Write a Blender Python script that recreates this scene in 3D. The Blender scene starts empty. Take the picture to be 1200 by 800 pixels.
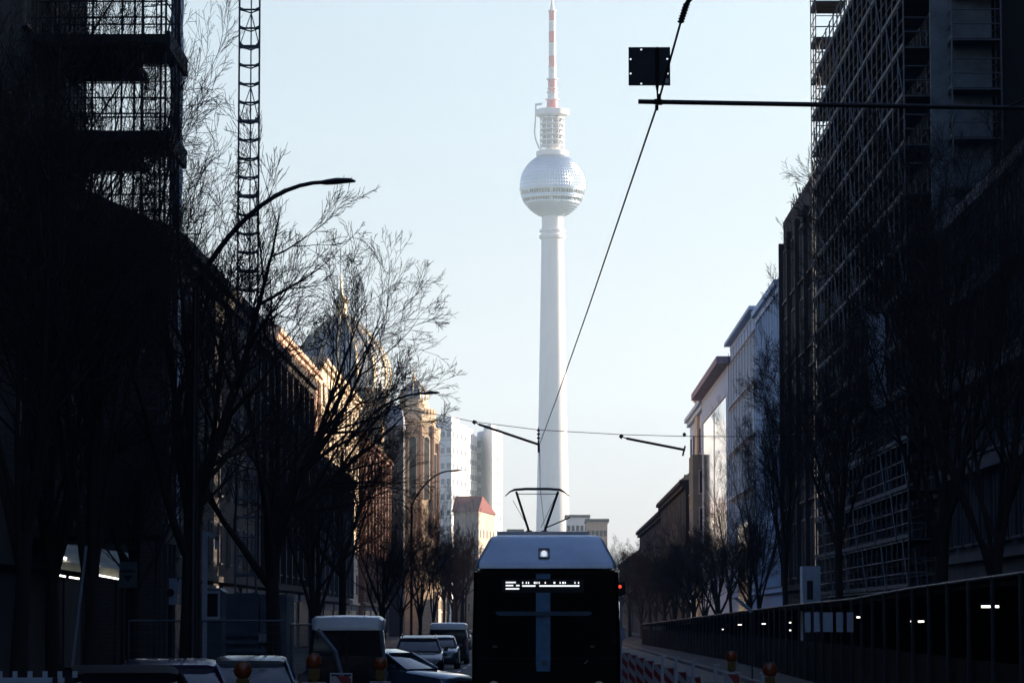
import bpy, math, random
from mathutils import Vector, Matrix, Euler

R = math.radians
col = bpy.context.scene.collection
sc = bpy.context.scene

# ------------------------------------------------------------------ camera
F = 3786.0                      # focal length in reference pixels (1200 wide)
CAMZ = 2.0
PITCH = math.atan(327 / F)
YAW = math.atan(35 / F)
cam_d = bpy.data.cameras.new('camera')
cam = bpy.data.objects.new('camera', cam_d)
col.objects.link(cam)
cam.location = (0, 0, CAMZ)
cam.rotation_euler = (math.pi / 2 + PITCH, 0, YAW)
cam_d.sensor_width = 36
cam_d.lens = F / 1200 * 36
cam_d.clip_start = 0.5
cam_d.clip_end = 9000
sc.camera = cam
CAMM = Euler(cam.rotation_euler).to_matrix()

# ------------------------------------------------------------------ sky, sun, exposure
SUN_AZ = 67      # degrees clockwise from the street axis (+Y)
SUN_EL = 14.5
HAZE_DENSITY = 0.00025
HAZE_LOW = (0.42, 0.32, 0.48)
HAZE_MID = ((0.06, (0.385, 0.290, 0.368)), (0.12, (0.398, 0.318, 0.322)), (0.22, (0.525, 0.425, 0.362)), (0.36, (0.17, 0.20, 0.28)))
HAZE_TOP = (0.065, 0.145, 0.29)
w = bpy.data.worlds.new('World')
sc.world = w
w.use_nodes = True
nt = w.node_tree
bg = nt.nodes['Background']
sky = nt.nodes.new('ShaderNodeTexSky')
sky.sky_type = 'NISHITA'
sky.sun_disc = False
sky.sun_elevation = R(SUN_EL)
sky.sun_rotation = R(SUN_AZ)
sky.air_density = 1.0
sky.dust_density = 0.6
sky.ozone_density = 2.2
# thin winter haze: the low sky is paler and brighter than the zenith
wtc = nt.nodes.new('ShaderNodeTexCoord')
wsp = nt.nodes.new('ShaderNodeSeparateXYZ')
nt.links.new(wtc.outputs['Generated'], wsp.inputs[0])
wr = nt.nodes.new('ShaderNodeValToRGB')
els = wr.color_ramp.elements
els[0].position = 0.0; els[0].color = (*HAZE_LOW, 1)
els[1].position = 1.0; els[1].color = (*HAZE_TOP, 1)
for p_, c_ in HAZE_MID:
    e_ = els.new(p_); e_.color = (*c_, 1)
nt.links.new(wsp.outputs['Z'], wr.inputs[0])
wm = nt.nodes.new('ShaderNodeMix'); wm.data_type = 'RGBA'; wm.blend_type = 'MULTIPLY'
wm.inputs['Factor'].default_value = 1.0
nt.links.new(sky.outputs[0], wm.inputs['A'])
nt.links.new(wr.outputs[0], wm.inputs['B'])
# very faint high veil of cloud
wn = nt.nodes.new('ShaderNodeTexNoise'); wn.inputs['Scale'].default_value = 7; wn.inputs['Detail'].default_value = 5
wmp = nt.nodes.new('ShaderNodeMapping'); wmp.inputs['Scale'].default_value = (1, 1, 4.5)
nt.links.new(wtc.outputs['Generated'], wmp.inputs[0]); nt.links.new(wmp.outputs[0], wn.inputs['Vector'])
wv = nt.nodes.new('ShaderNodeMapRange')
wv.inputs['From Min'].default_value = 0.3; wv.inputs['From Max'].default_value = 0.7
wv.inputs['To Min'].default_value = 0.965; wv.inputs['To Max'].default_value = 1.035
nt.links.new(wn.outputs['Fac'], wv.inputs['Value'])
wc = nt.nodes.new('ShaderNodeVectorMath'); wc.operation = 'SCALE'
nt.links.new(wm.outputs['Result'], wc.inputs[0]); nt.links.new(wv.outputs[0], wc.inputs['Scale'])
nt.links.new(wc.outputs[0], bg.inputs[0])
bg.inputs[1].default_value = 0.15
sun_d = bpy.data.lights.new('sun', 'SUN')
sun_d.energy = 5.0
sun_d.angle = R(0.5)
sun_d.color = (1.0, 0.80, 0.60)
sun = bpy.data.objects.new('sun', sun_d)
col.objects.link(sun)
sv = Vector((math.sin(R(SUN_AZ)) * math.cos(R(SUN_EL)), math.cos(R(SUN_AZ)) * math.cos(R(SUN_EL)), math.sin(R(SUN_EL))))
sun.rotation_euler = sv.to_track_quat('Z', 'Y').to_euler()
sc.view_settings.view_transform = 'Standard'
sc.view_settings.look = 'None'
sc.view_settings.gamma = 1
sc.view_settings.exposure = 1.94
sc.render.engine = 'CYCLES'
sc.cycles.max_bounces = 4
sc.cycles.diffuse_bounces = 2
sc.cycles.glossy_bounces = 3
sc.cycles.transparent_max_bounces = 6


def at(px, py, Y):
    """the point at street depth Y that the reference shows at pixel px, py"""
    d = CAMM @ Vector(((px - 600) / F, (400 - py) / F, -1))
    return Vector((0, 0, CAMZ)) + d * (Y / d.y)


def X(px, Y):
    return at(px, 727, Y).x


def Z(py, Y, px=635):
    return at(px, py, Y).z


# ------------------------------------------------------------------ helpers
OFF = {}
OFFN = {}


def offset_of(o):
    return OFF.get(o.name, Vector((0, 0, 0)))


def props(o, label=None, cat=None, group=None, kind=None):
    if label: o['label'] = label
    if cat: o['category'] = cat
    if group: o['group'] = group
    if kind: o['kind'] = kind
    return o


def thing(name, label, cat, loc=(0, 0, 0), rotz=0, group=None, world=True):
    o = bpy.data.objects.new(name, None)
    col.objects.link(o)
    o.location = loc
    o.rotation_euler = (0, 0, rotz)
    o.empty_display_size = 0.2
    props(o, label, cat, group)
    if world:
        OFF[o.name] = Vector(loc)
    return o


class MB:
    def __init__(s):
        s.v = []
        s.f = []
        s.smooth = False

    def quadbox(s, P):
        b = len(s.v)
        s.v += [tuple(p) for p in P]
        for f in ((0, 3, 2, 1), (4, 5, 6, 7), (0, 1, 5, 4), (1, 2, 6, 5), (2, 3, 7, 6), (3, 0, 4, 7)):
            s.f.append(tuple(b + i for i in f))
        return s

    def box(s, x0, x1, y0, y1, z0, z1):
        return s.quadbox([(x0, y0, z0), (x1, y0, z0), (x1, y1, z0), (x0, y1, z0),
                          (x0, y0, z1), (x1, y0, z1), (x1, y1, z1), (x0, y1, z1)])

    def ob(s, A, u, n, s0, s1, d0, d1, z0, z1):
        """oriented box: along u, outward along n, up z, from A"""
        P = []
        for z in (z0, z1):
            for (a, d) in ((s0, d0), (s1, d0), (s1, d1), (s0, d1)):
                P.append((A[0] + u[0] * a + n[0] * d, A[1] + u[1] * a + n[1] * d, z))
        return s.quadbox(P)

    def prism(s, poly, z0, z1):
        b = len(s.v)
        n = len(poly)
        s.v += [(p[0], p[1], z0) for p in poly] + [(p[0], p[1], z1) for p in poly]
        s.f.append(tuple(b + i for i in reversed(range(n))))
        s.f.append(tuple(b + n + i for i in range(n)))
        for i in range(n):
            j = (i + 1) % n
            s.f.append((b + i, b + j, b + n + j, b + n + i))
        return s

    def loft(s, rings, cap=True):
        b = len(s.v)
        n = len(rings[0])
        for r in rings:
            s.v += [tuple(p) for p in r]
        for k in range(len(rings) - 1):
            for i in range(n):
                j = (i + 1) % n
                s.f.append((b + k * n + i, b + k * n + j, b + (k + 1) * n + j, b + (k + 1) * n + i))
        if cap:
            s.f.append(tuple(b + i for i in reversed(range(n))))
            s.f.append(tuple(b + (len(rings) - 1) * n + i for i in range(n)))
        return s

    def tubes(s, pts, rad, n=6, cap=True):
        rings = []
        pts = [Vector(p) for p in pts]
        for i, p in enumerate(pts):
            if i == 0: d = pts[1] - p
            elif i == len(pts) - 1: d = p - pts[i - 1]
            else: d = pts[i + 1] - pts[i - 1]
            if d.length < 1e-9: d = Vector((0, 0, 1))
            d.normalize()
            a = d.cross(Vector((0, 0, 1)) if abs(d.z) < 0.9 else Vector((1, 0, 0)))
            a.normalize()
            c = d.cross(a)
            r = rad[i] if isinstance(rad, (list, tuple)) else rad
            rings.append([p + a * (r * math.cos(2 * math.pi * k / n)) + c * (r * math.sin(2 * math.pi * k / n)) for k in range(n)])
        return s.loft(rings, cap)

    def bar(s, p, q, r, n=5):
        return s.tubes([p, q], r, n)

    def lathe(s, c, prof, n=32, a0=0.0):
        rings = [[(c[0] + r * math.cos(a0 + 2 * math.pi * k / n), c[1] + r * math.sin(a0 + 2 * math.pi * k / n), c[2] + z) for k in range(n)] for (r, z) in prof]
        return s.loft(rings)

    def build(s, name, m, parent=None, smooth=False, label=None, bevel=0, solid=0):
        off = offset_of(parent) if parent else Vector((0, 0, 0))
        me = bpy.data.meshes.new(name)
        me.from_pydata([(v[0] - off.x, v[1] - off.y, v[2] - off.z) for v in s.v], [], s.f)
        if m: me.materials.append(m)
        if smooth or s.smooth:
            me.polygons.foreach_set('use_smooth', [True] * len(me.polygons))
            try: me.set_sharp_from_angle(angle=R(40))
            except Exception: pass
        o = bpy.data.objects.new(name, me)
        col.objects.link(o)
        if parent:
            o.parent = parent
            OFF[o.name] = off
        if label: o['label'] = label
        if bevel:
            b = o.modifiers.new('bevel', 'BEVEL'); b.width = bevel; b.segments = 2; b.limit_method = 'ANGLE'
        return o


def kids(o):
    return [c for c in o.children]


def copy_tree(o, parent=None, keep=True):
    c = o.copy()
    col.objects.link(c)
    c.parent = parent
    for ch in kids(o):
        copy_tree(ch, c)
    return c


def place_unused(proto, loc, rz=0, label=None, first=[], scale=None):
    """first use moves the prototype itself, later uses copy it"""
    if proto.name not in USED:
        USED.add(proto.name)
        o = proto
    else:
        o = copy_tree(proto)
    o.location = loc
    o.rotation_euler = (0, 0, rz)
    if scale: o.scale = (scale, scale, scale) if not isinstance(scale, tuple) else scale
    if label: o['label'] = label
    return o


USED = set()
MATS = {}


def mat(name, c, rough=0.8, metal=0.0, ns=2.0, na=0.25, bump=0.0, c2=None, spec=0.5, emit=None, es=0, coat=0, dirt=False, stretch=None, alpha=None):
    if name in MATS: return MATS[name]
    m = bpy.data.materials.new(name)
    m.use_nodes = True
    t = m.node_tree
    b = t.nodes['Principled BSDF']
    b.inputs['Roughness'].default_value = rough
    b.inputs['Metallic'].default_value = metal
    b.inputs['Specular IOR Level'].default_value = spec
    b.inputs['Coat Weight'].default_value = coat
    tc = t.nodes.new('ShaderNodeTexCoord')
    mp = t.nodes.new('ShaderNodeMapping')
    t.links.new(tc.outputs['Object'], mp.inputs[0])
    if stretch: mp.inputs['Scale'].default_value = stretch
    no = t.nodes.new('ShaderNodeTexNoise')
    no.inputs['Scale'].default_value = ns
    no.inputs['Detail'].default_value = 8
    no.inputs['Roughness'].default_value = 0.65
    t.links.new(mp.outputs[0], no.inputs['Vector'])
    ra = t.nodes.new('ShaderNodeValToRGB')
    c2 = c2 or tuple(x * (1 - na) for x in c)
    c1 = tuple(min(1, x * (1 + na)) for x in c)
    ra.color_ramp.elements[0].position = 0.32
    ra.color_ramp.elements[1].position = 0.68
    ra.color_ramp.elements[0].color = (*c2, 1)
    ra.color_ramp.elements[1].color = (*c1, 1)
    t.links.new(no.outputs['Fac'], ra.inputs[0])
    t.links.new(ra.outputs[0], b.inputs['Base Color'])
    if bump:
        bu = t.nodes.new('ShaderNodeBump')
        bu.inputs['Strength'].default_value = bump
        bu.inputs['Distance'].default_value = 0.02
        n2 = t.nodes.new('ShaderNodeTexNoise')
        n2.inputs['Scale'].default_value = ns * 8
        n2.inputs['Detail'].default_value = 6
        t.links.new(mp.outputs[0], n2.inputs['Vector'])
        t.links.new(n2.outputs['Fac'], bu.inputs['Height'])
        t.links.new(bu.outputs[0], b.inputs['Normal'])
    if emit:
        b.inputs['Emission Color'].default_value = (*emit, 1)
        b.inputs['Emission Strength'].default_value = es
    MATS[name] = m
    return m


def brickmat(name, c1, c2, mortar, scale=1.0, rough=0.9):
    m = mat(name, c1, rough)
    t = m.node_tree
    b = t.nodes['Principled BSDF']
    tc = t.nodes['Texture Coordinate']
    # combine so the courses run level on any vertical wall
    sp = t.nodes.new('ShaderNodeSeparateXYZ')
    ad = t.nodes.new('ShaderNodeMath'); ad.operation = 'ADD'
    cb = t.nodes.new('ShaderNodeCombineXYZ')
    t.links.new(tc.outputs['Object'], sp.inputs[0])
    t.links.new(sp.outputs['X'], ad.inputs[0]); t.links.new(sp.outputs['Y'], ad.inputs[1])
    t.links.new(ad.outputs[0], cb.inputs['X']); t.links.new(sp.outputs['Z'], cb.inputs['Y'])
    br = t.nodes.new('ShaderNodeTexBrick')
    br.inputs['Scale'].default_value = scale
    br.inputs['Color1'].default_value = (*c1, 1)
    br.inputs['Color2'].default_value = (*c2, 1)
    br.inputs['Mortar'].default_value = (*mortar, 1)
    br.inputs['Mortar Size'].default_value = 0.03
    br.inputs['Brick Width'].default_value = 0.5
    br.inputs['Row Height'].default_value = 0.16
    t.links.new(cb.outputs[0], br.inputs['Vector'])
    mx = t.nodes.new('ShaderNodeMix'); mx.data_type = 'RGBA'; mx.blend_type = 'MULTIPLY'
    mx.inputs['Factor'].default_value = 0.55
    ra = [n for n in t.nodes if n.type == 'VALTORGB'][0]
    ra.color_ramp.elements[0].color = (0.45, 0.45, 0.45, 1)
    ra.color_ramp.elements[1].color = (1, 1, 1, 1)
    t.links.new(br.outputs['Color'], mx.inputs['A'])
    t.links.new(ra.outputs[0], mx.inputs['B'])
    t.links.new(mx.outputs['Result'], b.inputs['Base Color'])
    return m


def stripemat(name, ca, cb_, scale=3.0, rough=0.5):
    """diagonal red and white warning bands"""
    m = mat(name, ca, rough)
    t = m.node_tree
    b = t.nodes['Principled BSDF']
    tc = t.nodes['Texture Coordinate']
    sp = t.nodes.new('ShaderNodeSeparateXYZ')
    t.links.new(tc.outputs['Object'], sp.inputs[0])
    a1 = t.nodes.new('ShaderNodeMath'); a1.operation = 'ADD'
    t.links.new(sp.outputs['X'], a1.inputs[0]); t.links.new(sp.outputs['Y'], a1.inputs[1])
    a2 = t.nodes.new('ShaderNodeMath'); a2.operation = 'ADD'
    t.links.new(a1.outputs[0], a2.inputs[0]); t.links.new(sp.outputs['Z'], a2.inputs[1])
    a3 = t.nodes.new('ShaderNodeMath'); a3.operation = 'MULTIPLY'; a3.inputs[1].default_value = scale
    t.links.new(a2.outputs[0], a3.inputs[0])
    fr = t.nodes.new('ShaderNodeMath'); fr.operation = 'FRACT'
    t.links.new(a3.outputs[0], fr.inputs[0])
    gt = t.nodes.new('ShaderNodeMath'); gt.operation = 'GREATER_THAN'; gt.inputs[1].default_value = 0.5
    t.links.new(fr.outputs[0], gt.inputs[0])
    mx = t.nodes.new('ShaderNodeMix'); mx.data_type = 'RGBA'
    mx.inputs['A'].default_value = (*ca, 1); mx.inputs['B'].default_value = (*cb_, 1)
    t.links.new(gt.outputs[0], mx.inputs['Factor'])
    t.links.new(mx.outputs['Result'], b.inputs['Base Color'])
    return m


M = dict(
    asphalt=mat('asphalt', (0.030, 0.033, 0.037), 0.75, ns=1.5, bump=0.4),
    ground=mat('ground', (0.05, 0.05, 0.048), 0.95, ns=0.3),
    paving=mat('paving', (0.030, 0.031, 0.033), 0.9, ns=3, bump=0.3),
    kerb=mat('kerb_granite', (0.09, 0.09, 0.09), 0.8, ns=6),
    rail=mat('rail_steel', (0.30, 0.30, 0.31), 0.35, 0.9),
    paint=mat('road_paint', (0.6, 0.6, 0.6), 0.7, ns=6),
    bark=mat('bark', (0.028, 0.024, 0.020), 0.95, ns=4, bump=0.6),
    twig=mat('twig_bark', (0.030, 0.024, 0.020), 0.95, ns=4),
    steel=mat('galvanised_steel', (0.13, 0.16, 0.19), 0.55, 0.3, ns=5),
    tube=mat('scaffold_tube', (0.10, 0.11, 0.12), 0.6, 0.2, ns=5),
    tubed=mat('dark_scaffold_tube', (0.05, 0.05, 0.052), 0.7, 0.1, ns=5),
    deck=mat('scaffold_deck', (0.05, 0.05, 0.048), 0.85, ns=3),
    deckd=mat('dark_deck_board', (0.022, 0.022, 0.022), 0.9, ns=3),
    black=mat('black_metal', (0.012, 0.012, 0.013), 0.5, 0.2, ns=4),
    blackp=mat('black_plastic', (0.01, 0.01, 0.01), 0.6, ns=4),
    hoard=mat('black_hoarding', (0.004, 0.0045, 0.005), 1.0, ns=2, spec=.05),
    darkwall=mat('dark_plaster', (0.018, 0.019, 0.020), 0.95, ns=0.6, bump=0.3),  # albedo set very low so the facades render near black
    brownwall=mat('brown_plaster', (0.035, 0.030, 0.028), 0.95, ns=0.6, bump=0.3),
    greywall=mat('grey_plaster', (0.075, 0.08, 0.085), 0.95, ns=0.6, bump=0.3),
    stone=mat('limestone', (0.085, 0.092, 0.10), 0.9, ns=0.8, bump=0.3),
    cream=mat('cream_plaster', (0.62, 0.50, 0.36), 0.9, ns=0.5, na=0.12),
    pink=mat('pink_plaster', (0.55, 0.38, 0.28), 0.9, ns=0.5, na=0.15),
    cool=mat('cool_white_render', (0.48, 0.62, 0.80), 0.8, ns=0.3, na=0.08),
    white=mat('white_render', (0.80, 0.80, 0.80), 0.8, ns=0.3, na=0.08),
    olive=mat('olive_plaster', (0.20, 0.19, 0.15), 0.9, ns=0.5),
    slate=mat('slate_roof', (0.04, 0.042, 0.048), 0.6, ns=3, bump=0.3),
    redroof=mat('red_tile_roof', (0.15, 0.03, 0.028), 0.85, ns=3, bump=0.3),
    zinc=mat('zinc_roof', (0.25, 0.28, 0.32), 0.5, 0.3, ns=1),
    glassd=mat('dark_window_glass', (0.012, 0.014, 0.017), 0.25, ns=0.5, spec=0.25),
    glassm=mat('rough_window_glass', (0.012, 0.016, 0.022), 0.75, ns=0.8, na=.5, spec=0.05),  # roughened to dull the golden reflections in the panes
    glassr=mat('reflective_glass', (0.78, 0.80, 0.82), 0.08, 1.0, ns=0.3, na=0.1),
    frame=mat('window_frame', (0.12, 0.12, 0.12), 0.7, ns=4),
    framew=mat('white_window_frame', (0.5, 0.5, 0.5), 0.7, ns=4),
    concrete=mat('concrete_shaft', (0.84, 0.84, 0.84), 0.85, ns=0.12, na=0.12, stretch=(1, 1, 0.12)),
    sphere=mat('steel_facets', (0.52, 0.64, 0.78), 0.30, 0.9, ns=0.2, na=0.06),
    twhite=mat('white_enamel', (0.78, 0.78, 0.78), 0.5, ns=0.5, na=0.05),
    tred=mat('red_enamel', (0.75, 0.10, 0.13), 0.5, ns=0.5, na=0.05),
    tglass=mat('band_glass', (0.01, 0.012, 0.018), 0.2, ns=0.5),
    lampw=mat('lit_lamp', (0.9, 0.9, 0.9), 0.4, emit=(1.0, 0.93, 0.82), es=1.0),
    led=mat('led_text', (0.9, 0.9, 0.9), 0.4, emit=(0.95, 0.98, 1.0), es=.32),
    redlamp=mat('lit_red_signal', (0.5, 0.02, 0.02), 0.4, emit=(1.0, 0.08, 0.05), es=.3),
    orange=mat('orange_lens', (0.26, 0.045, 0.01), 0.25, ns=20, spec=0.6),
    yellow=mat('yellow_lamp_case', (0.15, 0.085, 0.01), 0.5, ns=6),
    rubber=mat('rubber', (0.015, 0.015, 0.015), 0.9, ns=8),
    carblack=mat('black_car_paint', (0.006, 0.006, 0.007), 0.25, ns=2, coat=0.6),
    carblue=mat('blue_grey_car_paint', (0.07, 0.12, 0.18), 0.25, 0.4, ns=2, coat=0.8),
    carpurple=mat('purple_car_paint', (0.05, 0.03, 0.10), 0.25, 0.4, ns=2, coat=0.8),
    cargrey=mat('grey_car_paint', (0.10, 0.12, 0.14), 0.25, 0.5, ns=2, coat=0.8),
    carglass=mat('car_glass', (0.01, 0.013, 0.016), 0.06, spec=0.7),
    vanwhite=mat('white_van_paint', (0.78, 0.80, 0.82), 0.3, ns=2, na=0.08, coat=0.5),
    chrome=mat('headlight_chrome', (0.75, 0.78, 0.8), 0.15, 0.9),
    tramsilver=mat('tram_silver_paint', (0.70, 0.80, 0.90), 0.35, 0.25, ns=1.2, na=0.12, coat=0.4),
    tramblue=mat('tram_blue_strip', (0.08, 0.24, 0.40), 0.35, ns=6, na=0.2),
    tramglass=mat('tram_black_glass', (0.003, 0.004, 0.005), 0.2, spec=0.12),
    sheet=mat('pale_sheeting', (0.55, 0.64, 0.72), 0.8, ns=1.2, na=0.3, stretch=(1, 1, 0.3)),
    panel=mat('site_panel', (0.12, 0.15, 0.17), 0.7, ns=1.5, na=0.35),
    awning=mat('cream_awning', (0.42, 0.42, 0.34), 0.9, ns=4),
    signw=mat('white_sign', (0.5, 0.52, 0.55), 0.6, ns=8, na=0.1),
    signdark=mat('sign_back', (0.02, 0.028, 0.038), 0.6, ns=8),
    gold=mat('gilding', (0.62, 0.50, 0.32), 0.5, 0.4, ns=2),
    copper=mat('dome_lead', (0.26, 0.30, 0.34), 0.55, 0.3, ns=1.0),
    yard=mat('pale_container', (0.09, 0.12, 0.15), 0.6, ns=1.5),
)
M['oliveroof'] = mat('olive_roof_tiles', (0.34, 0.32, 0.26), .85, ns=3)
M['cornice'] = mat('mauve_cornice', (0.30, 0.27, 0.30), 0.8)
M['brickred'] = brickmat('red_brick', (0.30, 0.10, 0.06), (0.22, 0.08, 0.05), (0.3, 0.26, 0.2), 1.0)
M['bricklight'] = brickmat('yellow_brick', (0.52, 0.36, 0.22), (0.42, 0.27, 0.16), (0.45, 0.38, 0.3), 1.0)
M['brickdark'] = brickmat('dark_brick', (0.035, 0.026, 0.022), (0.026, 0.020, 0.018), (0.04, 0.04, 0.04), 1.0)  # both brick tones kept very dark
M['stripe'] = stripemat('red_white_bands', (0.30, 0.03, 0.03), (0.42, 0.42, 0.42), 3.2)

# ------------------------------------------------------------------ setting: ground, road, pavements
g = MB().box(-4000, 4000, -600, 6000, -1.0, 0.0).build('ground', M['ground']); props(g, kind='structure')
o = MB().box(-5.9, 6.6, -80, 700, -0.5, 0.004).build('road', M['asphalt']); props(o, kind='structure')
for nm, x0, x1, k0, k1 in (('pavement_north', -14, -6.2, -6.2, -5.9), ('pavement_south', 6.9, 14, 6.6, 6.9)):
    o = MB().box(x0, x1, -80, 700, -0.3, 0.12).build('pavement', M['paving']); props(o, kind='structure')
    o = MB().box(k0, k1, -80, 700, -0.3, 0.135).build('kerb', M['kerb']); props(o, kind='structure')
mb = MB()
for cx in (0.08, 3.0):
    for s in (-0.72, 0.72):
        mb.box(cx + s - 0.035, cx + s + 0.035, -60, 680, -0.05, 0.010)
o = mb.build('tram_rails', M['rail']); props(o, kind='structure')
mb = MB()
for y in range(10, 400, 9):
    mb.box(-3.35, -3.23, y, y + 4, 0.0, 0.008)
o = mb.build('road_markings', M['paint']); props(o, kind='structure')


# thin winter haze between the street and the far tower
hz = MB().box(-4100, 4100, -700, 6100, -2.0, 420).build('haze', None); props(hz, kind='stuff')
hm = bpy.data.materials.new('haze_air'); hm.use_nodes = True
ht = hm.node_tree
ht.nodes.remove(ht.nodes['Principled BSDF'])
pv = ht.nodes.new('ShaderNodeVolumePrincipled')
pv.inputs['Density'].default_value = HAZE_DENSITY
pv.inputs['Color'].default_value = (0.62, 0.84, 1.0, 1)
pv.inputs['Anisotropy'].default_value = 0.3
ht.links.new(pv.outputs[0], ht.nodes['Material Output'].inputs['Volume'])
hz.data.materials.append(hm)

# ------------------------------------------------------------------ facades
def window(parent, A, u, n, s, z, w_, h_, fm, gm, mull=True):
    fr = MB()
    t_ = 0.09
    fr.ob(A, u, n, s - w_ / 2, s + w_ / 2, 0.0, 0.10, z + h_ - t_, z + h_)
    fr.ob(A, u, n, s - w_ / 2 - 0.06, s + w_ / 2 + 0.06, 0.0, 0.18, z - 0.08, z)
    fr.ob(A, u, n, s - w_ / 2, s - w_ / 2 + t_, 0.0, 0.10, z + 0.001, z + h_ - t_ - 0.001)
    fr.ob(A, u, n, s + w_ / 2 - t_, s + w_ / 2, 0.0, 0.10, z + 0.001, z + h_ - t_ - 0.001)
    if mull:
        fr.ob(A, u, n, s - 0.03, s + 0.03, 0.0, 0.07, z + 0.001, z + h_ - t_ - 0.001)
    f = fr.build('window', fm, parent)
    MB().ob(A, u, n, s - w_ / 2 + t_, s + w_ / 2 - t_, 0.002, 0.03, z + 0.002, z + h_ - t_ - 0.002).build('pane', gm, f)


def house(name, label, cat, side, xf, y0, y1, z1, wm, rows=5, cols=6, deep=12, roof='pitched', roofm=None, fm=None, gm=None,
          zfirst=4.0, ww=1.1, wh=1.7, pil=False, cornice=True, group=None, floorh=None, shop=True, ridge=3.5):
    """street house; side=-1 stands on the left (facade faces +X), side=+1 on the right"""
    L = y1 - y0
    th = thing(name, label, cat, (xf + side * deep / 2, (y0 + y1) / 2, 0), group=group)
    x_in, x_out = xf, xf + side * deep
    wall = MB().box(min(x_in, x_out), max(x_in, x_out), y0, y1, 0.0, z1).build('wall', wm, th)
    A = (xf, y0); u = (0, 1); n = (-side, 0)
    fm = fm or M['frame']; gm = gm or M['glassd']
    fh = floorh or (z1 - 0.9 - zfirst) / max(1, rows)
    for r in range(rows):
        for c in range(cols):
            s = (c + 0.5) * L / cols
            window(th, A, u, n, s, zfirst + r * fh + (fh - wh) * 0.4, ww, wh, fm, gm)
    if cornice:
        MB().ob(A, u, n, -0.02, L + 0.02, 0.003, 0.55, z1 - 0.45, z1 - 0.1).ob(A, u, n, 0, L, 0.003, 0.32, z1 - 0.85, z1 - 0.452).build('cornice', wm, th)
    MB().ob(A, u, n, 0, L, 0.003, 0.22, zfirst - 0.35, zfirst - 0.1).build('string_course', wm, th)
    if pil:
        for c in range(cols + 1):
            s = c * L / cols
            MB().ob(A, u, n, s - 0.25, s + 0.25, 0.003, 0.28, zfirst, z1 - 0.9).build('pilaster', wm, th)
    if shop:
        k = max(2, cols // 2)
        for c in range(k):
            s = (c + 0.5) * L / k
            f = MB().ob(A, u, n, s - L / k * 0.4, s + L / k * 0.4, 0.0, 0.12, zfirst - 0.9, zfirst - 0.5).build('shop_front', M['frame'], th)
            MB().ob(A, u, n, s - L / k * 0.38, s + L / k * 0.38, 0.002, 0.05, 0.5, zfirst - 0.902).build('shop_pane', M['glassd'], f)
    rm = roofm or M['slate']
    if roof == 'pitched':
        xi = x_in - side * 0.5; xo = x_out + side * 0.3; xm = (xi + xo) / 2
        rf = MB()
        rf.v += [(xi, y0, z1), (xo, y0, z1), (xm, y0, z1 + ridge), (xi, y1, z1), (xo, y1, z1), (xm, y1, z1 + ridge)]
        rf.f += [(0, 2, 1), (3, 4, 5), (0, 3, 5, 2), (1, 2, 5, 4), (0, 1, 4, 3)]
        rf = rf.build('roof', rm, th)
        for k in range(max(1, int(L / 14))):
            yy = y0 + (k + 0.5) * L / max(1, int(L / 14))
            MB().box(xm - 0.5, xm + 0.5, yy - 0.8, yy + 0.8, z1 + ridge - 1.2, z1 + ridge + 1.1).build('chimney', M['brickdark'], rf)
    elif roof == 'flat':
        MB().box(min(x_in, x_out) - 0.02, max(x_in, x_out) + 0.02, y0 - 0.02, y1 + 0.02, z1 + 0.002, z1 + 0.35).build('parapet', wm, th)
    return th


# left side, near: the tall block beside the scaffold and the houses behind the camera, with unseen blocks added for shade
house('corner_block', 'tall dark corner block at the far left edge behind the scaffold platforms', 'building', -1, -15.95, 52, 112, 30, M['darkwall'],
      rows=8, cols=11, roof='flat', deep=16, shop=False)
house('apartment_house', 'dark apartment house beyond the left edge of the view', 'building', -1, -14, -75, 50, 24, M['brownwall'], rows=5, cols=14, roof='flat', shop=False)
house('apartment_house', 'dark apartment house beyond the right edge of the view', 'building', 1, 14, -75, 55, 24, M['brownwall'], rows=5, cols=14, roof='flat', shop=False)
house('unseen_sun_block', 'unseen tall block added behind the stone office building to stop the sun', 'building', 1, 24.5, 20, 150, 42, M['darkwall'], rows=8, cols=12, roof='flat', deep=20, shop=False)  # unseen, added to hold the low sun off the left side
house('unseen_end_block', 'unseen dark block added behind the viewer to shade the street, left half', 'building', -1, -1.5, -130, -82, 24, M['slate'], rows=4, cols=6, roof='flat', shop=False, deep=40)  # unseen pair added behind the camera to shut out low sky light
house('unseen_end_block', 'unseen dark block added behind the viewer to shade the street, right half', 'building', 1, 2.0, -130, -82, 24, M['slate'], rows=4, cols=6, roof='flat', shop=False, deep=40)

# left row
house('gabled_house', 'dark brick house with steep slate roof just past the lattice mast', 'building', -1, -14, 122, 158, 16.6, M['brickdark'], rows=4, cols=9, ridge=3.4, deep=14)
house('gabled_house', 'dark plastered house with pilasters, second past the lattice mast', 'building', -1, -14.1, 158.2, 196, 16.4, M['brownwall'], rows=4, cols=9, pil=True, roof='flat')
house('gabled_house', 'pale grey pilastered house behind the white roofed van', 'building', -1, -14, 196.2, 236, 12.2, M['greywall'], rows=3, cols=9, pil=True, roof='flat', wh=1.8, zfirst=3.6)
house('town_house', 'pink plastered house with its upper floors in sunlight', 'building', -1, -20, 240, 288, 23.9, M['pink'], rows=6, cols=8, roof='pitched', ridge=2.4, wh=2.0, pil=True)
house('town_house', 'cream sunlit house below and left of the large dome', 'building', -1, -19.8, 288.3, 349, 25.6, M['cream'], rows=5, cols=9, ridge=2.6, roofm=M['zinc'], wh=2.0)
house('town_house', 'red brick house with sunlit gable windows before the small dome', 'building', -1, -19.3, 349.5, 408, 22.0, M['brickred'], rows=5, cols=8, ridge=4, roofm=M['redroof'], wh=2.2, pil=True, ww=1.3)
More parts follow.
